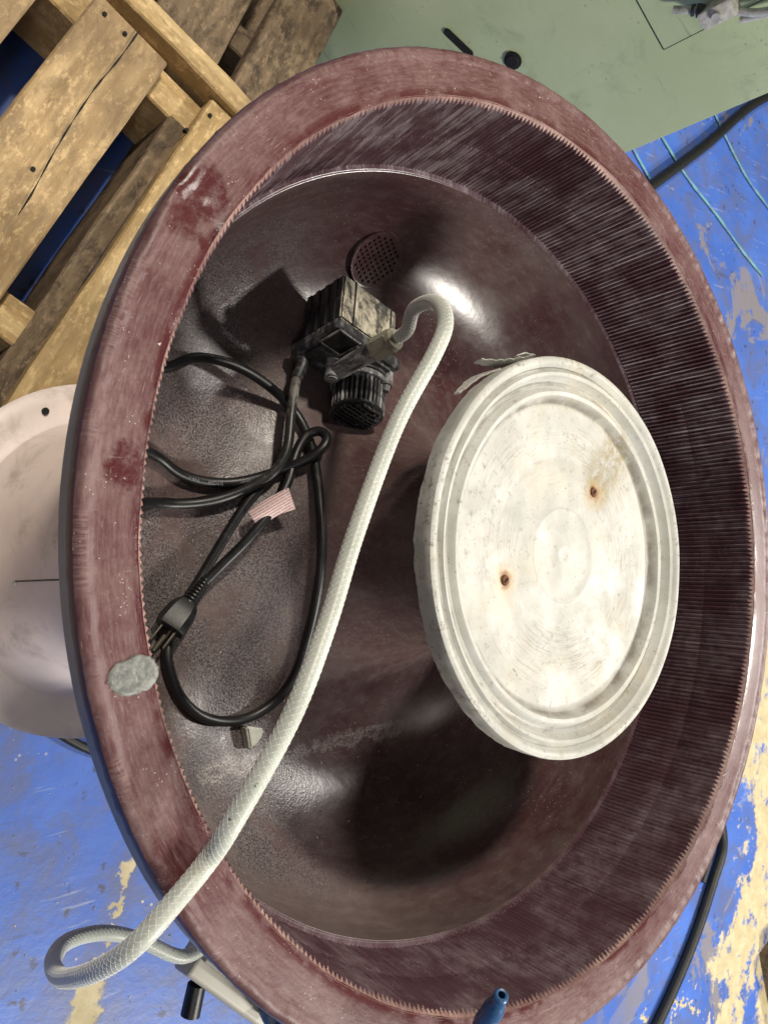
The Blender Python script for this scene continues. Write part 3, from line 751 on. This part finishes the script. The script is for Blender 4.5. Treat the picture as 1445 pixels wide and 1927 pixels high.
link('perforated_plate', pyd(V_, F_), M['basin'], scr, 0, basis(pc2, xs, ys, nn))
link('drain_cavity', lathe_mesh([(SR * k / 8, -.0009 + (SR * k / 8) ** 2 * KC) for k in range(9)], 40), M['black'], scr, 40, basis(pc2, xs, ys, nn))

# grey putty repair on the near rim
pm = Vector((-.3392, -.0598, ZR)); rad = Vector((pm.x, pm.y, 0)).normalized(); tan = Vector((-rad.y, rad.x, 0))
V_, F_ = [], []; NA, NB = 40, 9
for b in range(NB):
    f = b / (NB - 1)
    for i in range(NA):
        a = 2 * PI * i / NA; k = 1 + .12 * nz(a, 1.6, 31) + .09 * nz(a, 6, 32) + .05 * nz(a, 18, 33)
        x = .0148 * f * k * math.cos(a); y = .0105 * f * k * math.sin(a)
        q = pm + rad * x + tan * y
        z = ZR + .0004 * (1 - f ** 2) ** .6 + .0005 * mnoise.noise(Vector((x * 420, y * 420, 3))) * (f < .9) + .0005 - (.0016 if f == 1 else 0) + (.0006 if .6 < f < .9 else 0)
        V_.append((q.x, q.y, z))
for b in range(NB - 1):
    for i in range(NA):
        F_.append((b * NA + i, b * NA + (i + 1) % NA, (b + 1) * NA + (i + 1) % NA, (b + 1) * NA + i))
tag(link('putty_patch', pyd(V_, F_), M['putty'], bowl, 60), 'oval grey putty repair on the near rim')

# flanged fibreglass base column below the bowl
tc = Vector((-.1545, .001, 0))
tp = [(.100, .350), (.108, .300), (.116, .255), (.124, .215), (.131, .188), (.137, .170), (.1415, .160), (.1445, .1535), (.149, .1513), (.168, .1508), (.180, .1500), (.1833, .1475), (.1830, .1430),
      (.178, .1425), (.140, .1420), (.127, .128), (.122, .06), (.118, .004), (.112, 0), (0, 0)]
def tubfn(a, k, r, z):
    e = .0035 * math.sin(2 * a + .6) + .002 * math.sin(3 * a + 2)
    return r + e * (r > .125), z + (.002 * math.sin(3 * a) if r > .14 else 0)
link('base_column', lathe_mesh(tp, 128, tubfn), M['tub'], bowl, 35, Matrix.Translation(tc))
p = at_z(86, 774, .1512); link('bolt_hole', cyl_mesh(p - Vector((0, 0, .004)), p + Vector((0, 0, .0016)), .0036, sides=14), M['black'], bowl, 40)
def on_base(x, y):
    v = ray(x, y); t = .6; pr = tp[:10]
    while t < 1.2:
        q = CAM + v * t; r = (q - tc).to_2d().length; zz = -1
        if r < .100: zz = .35
        for (r0, z0), (r1, z1) in zip(pr, pr[1:]):
            if r0 <= r <= r1: zz = z0 + (z1 - z0) * (r - r0) / (r1 - r0)
        if q.z < zz + .0006: return q
        t += .0007
    return q
link('seam_line', tube_mesh([on_base(30 + k * 8, 1094 - k * .3) for k in range(13)], .0008, 6), M['darkmetal'], bowl, 60)
p = on_base(30, 1097); link('rivet', lathe_mesh([(0, .0012), (.0014, .0009), (.0022, 0), (.0022, -.003), (0, -.003)], 14), M['chrome'], bowl, 60, Matrix.Translation(p))
link('pedestal', lathe_mesh([(0, .366), (.13, .366), (.14, .35), (.14, .292), (0, .292)], 48), M['steel'], bowl, 30)
link('base_plate', lathe_mesh([(0, .2915), (.200, .2915), (.204, .288), (.204, .266), (.200, .262), (0, .262)], 64), M['steel'], bowl, 30)
for a in (0.0, 2.05 - .6, -1.45):
    q = Vector((.165 * math.cos(a), .165 * math.sin(a), 0))
    link('leg', tube_mesh([q, q + Vector((0, 0, .03)), q + Vector((0, 0, .031)), q + Vector((0, 0, .2618))], lambda t: .032 if t < .4 else .02, 20), M['steel'], bowl, 30)
# side box under the rim where the hose ends
e1 = Vector((.707, -.707, 0)); ein = Vector((.707, .707, 0)); bc = Vector((-.172, -.336, .35))
Mb = basis(bc + e1 * .105 + ein * .028, e1, ein, Vector((0, 0, 1)))
sb = link('side_box', box_mesh(.21, .090, .026, .005, (0, .001, -.013), 3), M['boxgrey'], bowl, 40, Mb)
link('box_ridge', box_mesh(.20, .004, .006, .0012, (.0, -.026, .0026)), M['boxgrey'], sb, 40, Mb)
link('box_arm', box_mesh(.05, .25, .020, .002, (-.03, .13, -.0365)), M['steel'], bowl, 30, Mb)
kp = bc + e1 * .026 - ein * .016 + Vector((0, 0, -.016)); kd = (-ein + Vector((0, 0, -.15)) + e1 * .65).normalized()
link('rubber_knob', cyl_mesh(kp, kp + kd * .026, .0080, .0084, 24), M['rubber'], sb, 40)

# ================================================================== LID
LC = Vector((.0114, -.0106, 0))
lid = empty('bucket_lid', LC + Vector((0, 0, .599)))
tag(lid, 'stained white round bucket lid screwed onto the centre post of the bowl', 'lid')
ZL = .6158
lp = [(0, -.0098), (.0035, -.0098), (.0045, -.0093), (.0075, -.0093), (.0085, -.0098), (.0335, -.0098), (.0345, -.0094), (.0375, -.0093), (.0395, -.0097), (.056, -.0098), (.0720, -.0099), (.0742, -.0102), (.0778, -.0102), (.0800, -.0099), (.108, -.0102), (.1185, -.0104),
      (.1205, -.0088), (.1220, -.0050), (.1232, -.0034), (.1262, -.0028), (.1280, -.0040), (.1295, -.0072), (.1345, -.0078), (.1362, -.0050), (.1380, -.0010), (.1405, .0000), (.1420, -.0030), (.1440, -.0036), (.1456, -.0012), (.1478, .0004), (.1505, .0006), (.1522, -.0004),
      (.1528, -.0028), (.1526, -.0070), (.1519, -.0120), (.1514, -.0165), (.1502, -.0170), (.1496, -.0130), (.1495, -.0100), (.120, -.0140), (.0, -.0140)]
def lidfn(a, k, r, z):
    w = .0005 * nz(a, 3, 41) * min(1, r / .1)
    if k > 31: r += .0007 * nz(a, 8, 42)
    if 32 < k < 37: r += .0005 * nz(a, 40, 44)
    if k in (35, 36): z += .0020 * nz(a, 14, 43)
    return r, z + w + .0006 * nz(a, 1.5, 47) * (r > .1)
link('lid_disc', lathe_mesh(lp, 240, lidfn), M['lid'], lid, 35, Matrix.Translation(LC + Vector((0, 0, ZL))))
# torn strips of the skirt
def strip(pts, w, up):
    P = catmull([Vector(p) for p in pts], .003); v, f = [], []; m = len(P)
    for i, p in enumerate(P):
        k = w * (.35 + .65 * (1 - i / (m - 1))) * (1 + .2 * math.sin(i * 2.1))
        for s in (0, 1):
            for t in (0, .0012): v.append(p + Vector(up) * k * (s - .5) + Vector((0, 0, 1)).cross(Vector(up)).normalized() * t)
    for i in range(m - 1):
        b = i * 4; c_ = b + 4
        f += [(b, c_, c_ + 2, b + 2), (b + 1, b + 3, c_ + 3, c_ + 1), (b, b + 1, c_ + 1, c_), (b + 2, c_ + 2, c_ + 3, b + 3)]
    f += [(0, 2, 3, 1), (4 * m - 4, 4 * m - 3, 4 * m - 1, 4 * m - 2)]
    return pyd(v, f)
def lidpt(x, y, z): return at_z(x, y, z)
upv = (.25, .35, .9)
link('torn_strip', strip([lidpt(985, 680, .600), lidpt(950, 684, .598), lidpt(925, 684, .598), lidpt(900, 680, .600)], .017, upv), M['lid'], lid, 40)
link('torn_strip', strip([lidpt(925, 700, .598), lidpt(895, 712, .595), lidpt(875, 728, .594), lidpt(860, 742, .593)], .015, (.3, .1, .9)), M['lid'], lid, 40)
link('torn_strip', strip([lidpt(1000, 674, .602), lidpt(984, 668, .604), lidpt(970, 672, .604)], .008, upv), M['lid'], lid, 40)
for (x, y) in ((1117, 926), (951, 1092)):
    q = at_z(x, y, .6066)
    s_ = link('screw', lathe_mesh([(0, .0002), (.0008, .0002), (.0010, .0008), (.0020, .0010), (.0034, .0004), (.0040, -.0008), (.0040, -.0020), (0, -.0020)], 20), M['rust'], lid, 40, Matrix.Translation(q))
    link('screw_slot', box_mesh(.0046, .0009, .0008, 0, (0, 0, .0009)), M['black'], s_, 0, Matrix.Translation(q) @ Matrix.Rotation(.7, 4, 'Z'))

# ================================================================== PUMP
PC = Vector((.92633, -.37445, -.04117)); PB = Vector((-.13698, -.23302, -.96278)); PA = Vector((.35092, .89749, -.26714))
PV = Vector((-.07503, .19811, .45084))
def pp(c, b, a): return PV + PC * c + PB * b + PA * a
pump = empty('submersible_pump', pp(.035, .060, .02))
tag(pump, 'dusty black submersible pump with a slotted round strainer inside the bowl', 'pump')
def MP(c, b, a): return basis(pp(c, b, a), PC, -PB, -PA)      # local x = c, y = up, z = towards the front
# motor housing: block with chamfered far edges
bm = bmesh.new()
sec = [(0, 0), (.066, 0), (.072, .006), (.072, .050), (.066, .056), (.006, .056), (0, .048)]
f0 = [bm.verts.new((c - .036, -(b - .028), .0)) for c, b in sec]; f1 = [bm.verts.new((c - .036, -(b - .028), -.049)) for c, b in sec]
bm.faces.new(f0); bm.faces.new(f1[::-1])
for i in range(len(sec)):
    j = (i + 1) % len(sec); bm.faces.new((f0[i], f0[j], f1[j], f1[i])[::-1])
bmesh.ops.bevel(bm, geom=bm.edges[:], offset=.0016, segments=2, affect='EDGES')
mh = bm_mesh(bm)
house = link('motor_housing', mh, [M['pump'], M['pump_top']], pump, 30, MP(.036, .028, 0))
mi = [1 if p_.normal.y > .75 else 0 for p_ in house.data.polygons]
house.data.polygons.foreach_set('material_index', mi)
for b_ in (.010, .021, .033, .044):
    link('cooling_rib', box_mesh(.0012, .0050, .046, .0004), M['pump'], house, 30, MP(-.0008, b_, .024))
link('seam_groove', box_mesh(.0016, .0016, .049, 0), M['black'], house, 0, MP(.0145, .0002, .0242))
link('seam_groove', box_mesh(.0014, .0014, .049, 0), M['black'], house, 0, MP(.0600, .0002, .0242))
# front cover
fc = link('front_cover', box_mesh(.080, .063, .0125, .0055, seg=3), M['pump_front'], pump, 30, MP(.0365, .0300, -.0062))
link('cover_step', box_mesh(.066, .052, .004, .0018), M['pump_front'], fc, 30, MP(.0360, .0300, -.0135))
# label frame
def frame_mesh(w, h, t, d):
    bm = bmesh.new()
    for lo, hi in (((-w / 2, -h / 2, 0), (w / 2, -h / 2 + t, d)), ((-w / 2, h / 2 - t, 0), (w / 2, h / 2, d)), ((-w / 2, -h / 2 + t, 0), (-w / 2 + t, h / 2 - t, d)), ((w / 2 - t, -h / 2 + t, 0), (w / 2, h / 2 - t, d))): add_box(bm, lo, hi)
    return bm_mesh(bm)
lf = link('label_frame', frame_mesh(.025, .025, .0013, .0016), M['pump_light'], pump, 0, MP(.0108, .0098, -.0152))
link('label', box_mesh(.0226, .0226, .0008, 0), M['label'], lf, 0, MP(.0108, .0098, -.0157))
# outlet: boss, riser, hex nut
ra = -.0255
link('outlet_boss', join([cyl_mesh(pp(.026, .034, -.012), pp(.026, .034, -.034), .0068, .0066, 20), cyl_mesh(pp(.026, .034, -.034), pp(.026, .034, -.0352), .0052, .0048, 20)]), M['pump_light'], pump, 35)
link('outlet_tube', tube_mesh([pp(.0285, .036, ra), pp(.0285, .030, ra), pp(.0285, -.012, ra), pp(.0285, -.020, ra)], lambda t: .0072 if t < .2 else .0084, 24), M['pump_light'], pump, 40)
nut = link('hose_nut', tube_mesh([pp(.0285, -.0140, ra), pp(.0285, -.0150, ra), pp(.0285, -.034, ra), pp(.0285, -.0350, ra)], lambda t: .0106 if .2 < t < .8 else .0098, 6), M['nut'], pump, 20)
link('nut_collar', join([cyl_mesh(pp(.0285, -.0345, ra), pp(.0285, -.0385, ra), .0098, .0094, 24), cyl_mesh(pp(.0285, -.0385, ra), pp(.0285, -.046, ra), .0042, .0040, 16)]), M['nut'], pump, 35)
# second boss on the right of the cover
link('screw_boss', join([cyl_mesh(pp(.071, .012, -.010), pp(.071, .012, -.027), .0062, .0058, 18), cyl_mesh(pp(.071, .012, -.027), pp(.071, .012, -.0325), .0046, .0030, 16)]), M['pump_light'], pump, 35)
link('screw_boss', cyl_mesh(pp(.008, .054, -.010), pp(.008, .054, -.020), .0072, .0064, 18), M['pump_front'], pump, 35)
# volute cover behind the strainer
SC = (.0600, .0350)
def sp_(r, th, a): return pp(SC[0] + r * math.cos(th), SC[1] + r * math.sin(th), a)
link('volute', tube_mesh([pp(*SC, -.010), pp(*SC, -.0185), pp(*SC, -.019)], lambda t: .0275 if t < .9 else .026, 40), M['pump_front'], pump, 35)
st = link('strainer', tube_mesh([pp(*SC, -.0185), pp(*SC, -.047), pp(*SC, -.051)], lambda t: .0205 if t < .95 else .019, 40), M['black'], pump, 35)
link('strainer_ring', tube_mesh([pp(*SC, -.0188), pp(*SC, -.0195), pp(*SC, -.0245), pp(*SC, -.0252)], lambda t: .0262 if .1 < t < .9 else .0248, 48), M['pump_light'], st, 40)
for i in range(34):
    th = 2 * PI * i / 34
    d = Vector(sp_(1, th, 0)) - Vector(sp_(0, th, 0)); tdir = PA.cross(d).normalized()
    link('strainer_bar', box_mesh(.0042, .0021, .0275, .0006, seg=1), M['pump_front'] if i % 3 else M['pump_light'], st, 30, basis(sp_(.0222, th, -.0385), d, tdir, PA))
link('strainer_band', tube_mesh([pp(*SC, -.0505), pp(*SC, -.0515), pp(*SC, -.0535), pp(*SC, -.0543)], lambda t: .0236 if .2 < t < .8 else .0226, 44), M['pump'], st, 40)
bm = bmesh.new()
for i in range(-4, 5):
    hw = math.sqrt(max(.0001, .0205 ** 2 - (i * .0046) ** 2))
    add_box(bm, (-hw, i * .0046 - .0009, .0530), (hw, i * .0046 + .0009, .0570))
for j in range(-3, 4):
    hw = math.sqrt(max(.0001, .0205 ** 2 - (j * .0060) ** 2))
    add_box(bm, (j * .0060 - .0008, -hw, .0531), (j * .0060 + .0008, hw, .0561))
link('strainer_grille', bm_mesh(bm), M['pump'], st, 0, MP(SC[0], SC[1], 0))

# power cord: one cable from the pump to the plug, coiled on the near side of the basin
CR = .0043
def cp(x, y, lift=0.0):
    p_, t_ = bowl_hit(x, y); v_ = ray(x, y).normalized(); nr_ = bowl_normal(p_)
    return p_ - v_ * ((CR + lift) / max(.45, -v_.dot(nr_)))
path = [pp(.008, .054, -.018), pp(.006, .056, -.028)]
path += [cp(554, 735, .022), cp(547, 790, .022), cp(541, 845, .018), cp(520, 885, .014), cp(475, 915, .010), cp(410, 940, .008), cp(345, 949, .004), cp(290, 946, .003)]
path += [Vector((-.262, .045, .418)), Vector((-.268, .085, .422)), Vector((-.260, .135, .425))]
path += [cp(318, 692, .012), cp(365, 673, .020), cp(430, 683, .020), cp(488, 713, .016), cp(540, 757, .006), cp(572, 803, .003), cp(591, 862, .002), cp(602, 950, .002), cp(606, 1045, .002), cp(596, 1130, .002), cp(578, 1205, .002), cp(556, 1270, .002),
         cp(520, 1318, .002), cp(470, 1350, .001), cp(420, 1358, .001), cp(372, 1344, .002), cp(338, 1308, .002), cp(320, 1262, .003), cp(315, 1222, .002)]
path += [cp(335, 1155, .0), cp(375, 1092, .0), cp(418, 1020, .001), cp(462, 950, .002), cp(496, 908, .002), cp(472, 918, .0), cp(420, 936, 0), cp(345, 948, 0), cp(295, 946, 0)]
path += [Vector((-.262, .035, .400)), Vector((-.272, .062, .414)), Vector((-.262, .085, .412))]
path += [cp(291, 856, .002), cp(335, 890, .002), cp(390, 907, .003), cp(450, 907, .003), cp(520, 888, .004), cp(575, 866, .010), cp(610, 842, .014), cp(617, 820, .015), cp(600, 808, .014), cp(574, 822, .010), cp(555, 858, .006), cp(545, 900, .006),
         cp(528, 935, .010), cp(500, 975, .014), cp(465, 1018, .016), cp(420, 1062, .014), cp(384, 1098, .012)]
P = smooth_path(catmull(path, .003), 6)
def push(P):
    out = []
    for p_ in P:
        r = math.hypot(p_.x, p_.y)
        if .086 < r < .312:
            zz = bowl_z(r); nrm = bowl_normal(Vector((p_.x, p_.y, zz)))
            h = (p_.z - zz) * nrm.z
            if h < CR: p_ = p_ + nrm * (CR - h)
        out.append(p_)
    return out
P = push(P)
cut = 70
cord = link('power_cord', tube_mesh(P, CR, 12), [M['rubber'], M['cordtop']], pump, 60)
ci = [1 if k < 12 * 42 else 0 for k in range(len(cord.data.polygons))]
cord.data.polygons.foreach_set('material_index', ci)
link('cord_gland', tube_mesh([pp(.008, .054, -.019), pp(.0075, .0545, -.024), P[6]], lambda t: .0062 - .0012 * t, 16), M['pump_front'], pump, 50)
# plug with ribbed strain relief and blades
q1 = P[-1]; q0_ = P[-9]; pd = (cp(330, 1168, .014) - q1).normalized()
pr_ = (pd.cross(-FW)).normalized(); pu = pr_.cross(pd).normalized()
def Mq(d): return basis(q1 + pd * d, pd, pr_, pu)
link('strain_relief', tube_mesh([q1 + pd * (k * .0011 - .004) for k in range(26)], lambda t: (.0050 + .0022 * t) * (1.0 if int(t * 25) % 3 else .80), 16), M['rubber'], cord, 30)
bm = bmesh.new()
secs = [(.020, .0066, .0062), (.024, .0098, .0076), (.030, .0118, .0088), (.043, .0126, .0094), (.0465, .0120, .0088)]
prev = None
for d, w, h in secs:
    ring = []
    for sx, sy in ((1, .62), (.62, 1), (-.62, 1), (-1, .62), (-1, -.62), (-.62, -1), (.62, -1), (1, -.62)): ring.append(bm.verts.new((d, w * sx, h * sy)))
    if prev:
        for i in range(8): bm.faces.new((prev[i], prev[(i + 1) % 8], ring[(i + 1) % 8], ring[i]))
    else: bm.faces.new(ring)
    prev = ring
bm.faces.new(prev[::-1])
link('plug', bm_mesh(bm), M['rubber'], cord, 32, Mq(0))
for s in (-1, 1):
    link('plug_blade', box_mesh(.017, .0016, .0062, .0004, (.0545, s * .0058, .0010)), M['brass_shaded'], cord, 30, Mq(0))
link('plug_blade', cyl_mesh((.046, 0, -.0052), (.0665, 0, -.0052), .0022, .0018, 12), M['brass_shaded'], cord, 40, Mq(0))
# warning tag folded round the cord
best = min(range(len(P) - 60, len(P) - 5), key=lambda i: (P[i] - cp(512, 962, .012)).length)
tt = (P[best + 3] - P[best - 3]).normalized(); tr = tt.cross(-FW).normalized(); tu = tr.cross(tt).normalized()
if tu.dot(-FW) < 0: tu = -tu
lx = (RT * .86 - DN * .50); tz = (CAM - P[best]).normalized(); lx = (lx - tz * lx.dot(tz)).normalized(); ly = tz.cross(lx)
V_, F_ = [], []
for i in range(17):
    s = i / 16
    for k in range(9):
        q = k / 8 - .5
        wv_ = .0185 * (1 - .12 * math.sin(PI * s)) * q
        zz = CR + .0012 - .0055 * (2 * q) ** 2 * (1 - s) ** .7 + .0012 * math.sin(5 * s + 4 * q)
        V_.append(((s - .42) * .036 + .004 * q * s, wv_ + .0025 * math.sin(3 * s), zz))
for i in range(16):
    for k in range(8): F_.append((i * 9 + k, (i + 1) * 9 + k, (i + 1) * 9 + k + 1, i * 9 + k + 1))
link('warning_tag', pyd(V_, F_), M['tag'], cord, 60, basis(P[best], lx, ly, tz))
# faint lettering along the cord
def cord_text(body, x, y, x2, y2, size):
    i = min(range(len(P)), key=lambda i: (((P[i] - CAM).dot(RT) / (P[i] - CAM).dot(FW) * F_PX + CX - x) ** 2 + ((P[i] - CAM).dot(DN) / (P[i] - CAM).dot(FW) * F_PX + CY - y) ** 2) - 3e3 * P[i].z)
    t = (P[min(i + 4, len(P) - 1)] - P[max(i - 4, 0)]).normalized()
    want = RT * (x2 - x) + DN * (y2 - y)
    if t.dot(want) < 0: t = -t
    up_ = (CAM - P[i]); up_ = (up_ - t * up_.dot(t)).normalized(); s = up_.cross(t)
    cu = bpy.data.curves.new('t', 'FONT'); cu.body = body; cu.size = size; cu.align_x = 'CENTER'; cu.align_y = 'CENTER'
    tmp = bpy.data.objects.new('t', cu); col.objects.link(tmp); bpy.context.view_layer.update()
    me = bpy.data.meshes.new_from_object(tmp.evaluated_get(bpy.context.evaluated_depsgraph_get())); bpy.data.objects.remove(tmp)
    link('cord_print', me, M['print'], cord, 0, basis(P[i] + up_ * (CR + .0002), t, s, up_))
cord_text('VW-1', 360, 901, 330, 886, .0042)
cord_text('SJTOW', 405, 908, 370, 904, .0042)
cord_text('G8890', 462, 906, 430, 908, .0042)

# ================================================================== BRAIDED HOSE
hose = empty('braided_hose', at_z(340, 1700, .6))
tag(hose, 'clear braided vinyl hose rising from the pump and looping over the rim', 'hose')
HR = .0056
n0 = pp(.0285, -.0405, ra)
hp = [n0, pp(.0285, -.052, ra), at_t(776, 585, .695), at_t(806, 568, .655), at_t(830, 577, .622), at_t(838, 612, .600), at_t(815, 670, .588), at_t(745, 800, .566), at_t(670, 1000, .528), at_t(614, 1180, .495), at_t(548, 1350, .468), at_t(440, 1545, .452)]
hp += [at_z(390, 1622, ZR + HR + .0016), at_z(330, 1695, ZR + HR + .0020), at_t(262, 1772, .437), at_t(205, 1815, .449), at_t(150, 1838, .480), at_t(112, 1838, .530), at_t(101, 1806, .585), at_t(128, 1771, .622), at_t(195, 1755, .655), at_t(262, 1768, .680), at_t(320, 1795, .705), at_t(352, 1800, .716)]
hp += [Vector((-.170, -.318, .366)), Vector((-.150, -.300, .352)), Vector((-.145, -.295, .345))]
HP = smooth_path(catmull(hp, .003), 5)
link('tube', tube_mesh(HP, HR, 20), M['hose'], hose, 70)
# reinforcing threads: two families of helices just proud of the tube
arc = [0.0]
for i in range(1, len(HP)): arc.append(arc[-1] + (HP[i] - HP[i - 1]).length)
fr = frames(HP)
def hsample(s):
    import bisect
    i = min(max(bisect.bisect_right(arc, s) - 1, 0), len(HP) - 2)
    f = (s - arc[i]) / (arc[i + 1] - arc[i])
    p_ = HP[i].lerp(HP[i + 1], f)
    return p_, fr[i][1].lerp(fr[i + 1][1], f).normalized(), fr[i][2].lerp(fr[i + 1][2], f).normalized()
PITCH, NTH, TR = .033, 8, .00022
V_, F_ = [], []
N = int(arc[-1] / .0016)
samp = [hsample(arc[-1] * k / N) for k in range(N + 1)]
for sgn in (1, -1):
    for h in range(NTH):
        base = len(V_)
        for k in range(N + 1):
            p_, u_, w_ = samp[k]; s = arc[-1] * k / N
            a = sgn * 2 * PI * s / PITCH + 2 * PI * h / NTH
            d = u_ * math.cos(a) + w_ * math.sin(a); tn = (w_ * math.cos(a) - u_ * math.sin(a)) * sgn
            for da, rr in ((-1, -.00006), (0, .00012), (1, -.00006)):
                V_.append(p_ + d * (HR + rr) + tn * da * TR)
        for k in range(N):
            b = base + k * 3
            F_ += [(b, b + 3, b + 4, b + 1), (b + 1, b + 4, b + 5, b + 2)]
tag(link('braid_threads', pyd(V_, F_), M['thread'], hose, 0), kind='stuff')

# ================================================================== SMALL THINGS
# tumbling stone on the basin floor under the hose
sc_ = on_bowl(468, 1381, .0); sn = bowl_normal(sc_)
sx = (RT - sn * RT.dot(sn)).normalized(); sy = sn.cross(sx)
bm = bmesh.new()
tri = [(-.0095, .0085), (.0105, .0045), (.0065, -.0045), (-.0050, -.0125)]
lo = [bm.verts.new((x, y, 0)) for x, y in tri]; hi = [bm.verts.new((x * .96, y * .96, .011)) for x, y in tri]
bm.faces.new(lo[::-1]); bm.faces.new(hi)
for i in range(4): bm.faces.new((lo[i], lo[(i + 1) % 4], hi[(i + 1) % 4], hi[i]))
bmesh.ops.bevel(bm, geom=bm.edges[:], offset=.0018, segments=3, affect='EDGES')
tag(link('tumbling_stone', bm_mesh(bm), M['stone'], None, 45, basis(sc_ - sn * .0004, sx, sy, sn)), 'small pale grey green tumbling stone beside the coiled black cord', 'stone')

# blue swivel nozzle reaching over the lower edge of the rim
noz = empty('coolant_nozzle', (-.12, -.42, .29))
tag(noz, 'blue plastic swivel nozzle reaching over the bottom edge of the rim', 'nozzle')
tip = at_t(944, 1872, .535); bs = at_t(928, 1935, .548)
nd = (tip - bs).normalized(); nd = (nd + -FW * .22 + RT * .12).normalized()
b0 = tip - nd * .0232
link('nozzle_tip', join([lathe_mesh([(.0040, .0400), (.0062, .0404), (.0078, .0388), (.0086, .0350), (.0082, .0305), (.0072, .0275), (.0090, .0215), (.0118, .0100), (.0120, .0), (.0, .0)], 32),
                         lathe_mesh([(.0062, .0404), (.0058, .0400), (.0050, .0280), (0, .0270)], 32)]), M['nozzle'], noz, 40, basis(b0, nd.orthogonal().normalized(), nd.cross(nd.orthogonal()).normalized(), nd) @ Matrix.Scale(.58, 4))
chain = catmull([b0 + nd * .002, b0 - nd * .020, b0 - nd * .035 + Vector((0, -.02, -.002)), Vector((-.135, -.395, .615)), Vector((-.128, -.425, .56)), Vector((-.122, -.428, .50)), Vector((-.115, -.420, .42)), Vector((-.110, -.40, .352))], .002)
nseg = 12
for k in range(nseg):
    i0 = int(len(chain) * k / nseg); i1 = min(len(chain) - 1, int(len(chain) * (k + 1) / nseg) + 1)
    link('nozzle_segment', tube_mesh(chain[i0:i1 + 1], lambda t: .0056 + .0015 * math.sin(PI * t), 18), M['nozzle'], noz, 40)

# crumbs of plastic and grit scattered on the bowl and the floor
def crumbs(name, pts, smin, smax, mat, label, cat, seed):
    rnd = random.Random(seed); V_, F_ = [], []
    for p_ in pts:
        sz = rnd.uniform(smin, smax) * rnd.choice((.6, .8, 1, 1, 1.5)); b = len(V_); a = rnd.uniform(0, 6.3); el = rnd.uniform(1, 2.6)
        for (x, y, z) in ((1, 0, 0), (-.6, .8, 0), (-.5, -.7, 0), (.1, .1, .8)):
            x *= el; V_.append(Vector(p_) + Vector((x * math.cos(a) - y * math.sin(a), x * math.sin(a) + y * math.cos(a), z)) * sz * rnd.uniform(.8, 1.2))
        F_ += [(b, b + 1, b + 3), (b + 1, b + 2, b + 3), (b + 2, b, b + 3), (b, b + 2, b + 1)]
    tag(link(name, pyd(V_, F_), mat, None, 0), label, cat, kind='stuff')
rnd = random.Random(11); pts = []
for _ in range(110):
    a = rnd.uniform(0, 2 * PI); r = rnd.uniform(.338, .366); pts.append((r * math.cos(a), r * math.sin(a), ZR + .0003))
for _ in range(200):
    a = rnd.gauss(-1.6, 1.2); r = rnd.uniform(.16, .30); pts.append((r * math.cos(a), r * math.sin(a), bowl_z(r) + .0002))
M['crumb'] = simple('pale_crumbs', (.62, .55, .50), .6, var=.3, scale=200)
crumbs('plastic_crumbs', pts, .0002, .0007, M['crumb'], 'fine pale crumbs scattered over the maroon rim and basin', 'crumbs', 5)
pts = [tuple(at_z(rnd.uniform(0, 330), rnd.uniform(1420, 1927), .0003)) for _ in range(60)]
pts += [tuple(at_z(rnd.uniform(1200, 1445), rnd.uniform(1500, 1927), .0003)) for _ in range(120)]
crumbs('floor_chips', pts, .0004, .0013, M['crumb'], 'small pale chips littering the blue floor', 'chips', 6)
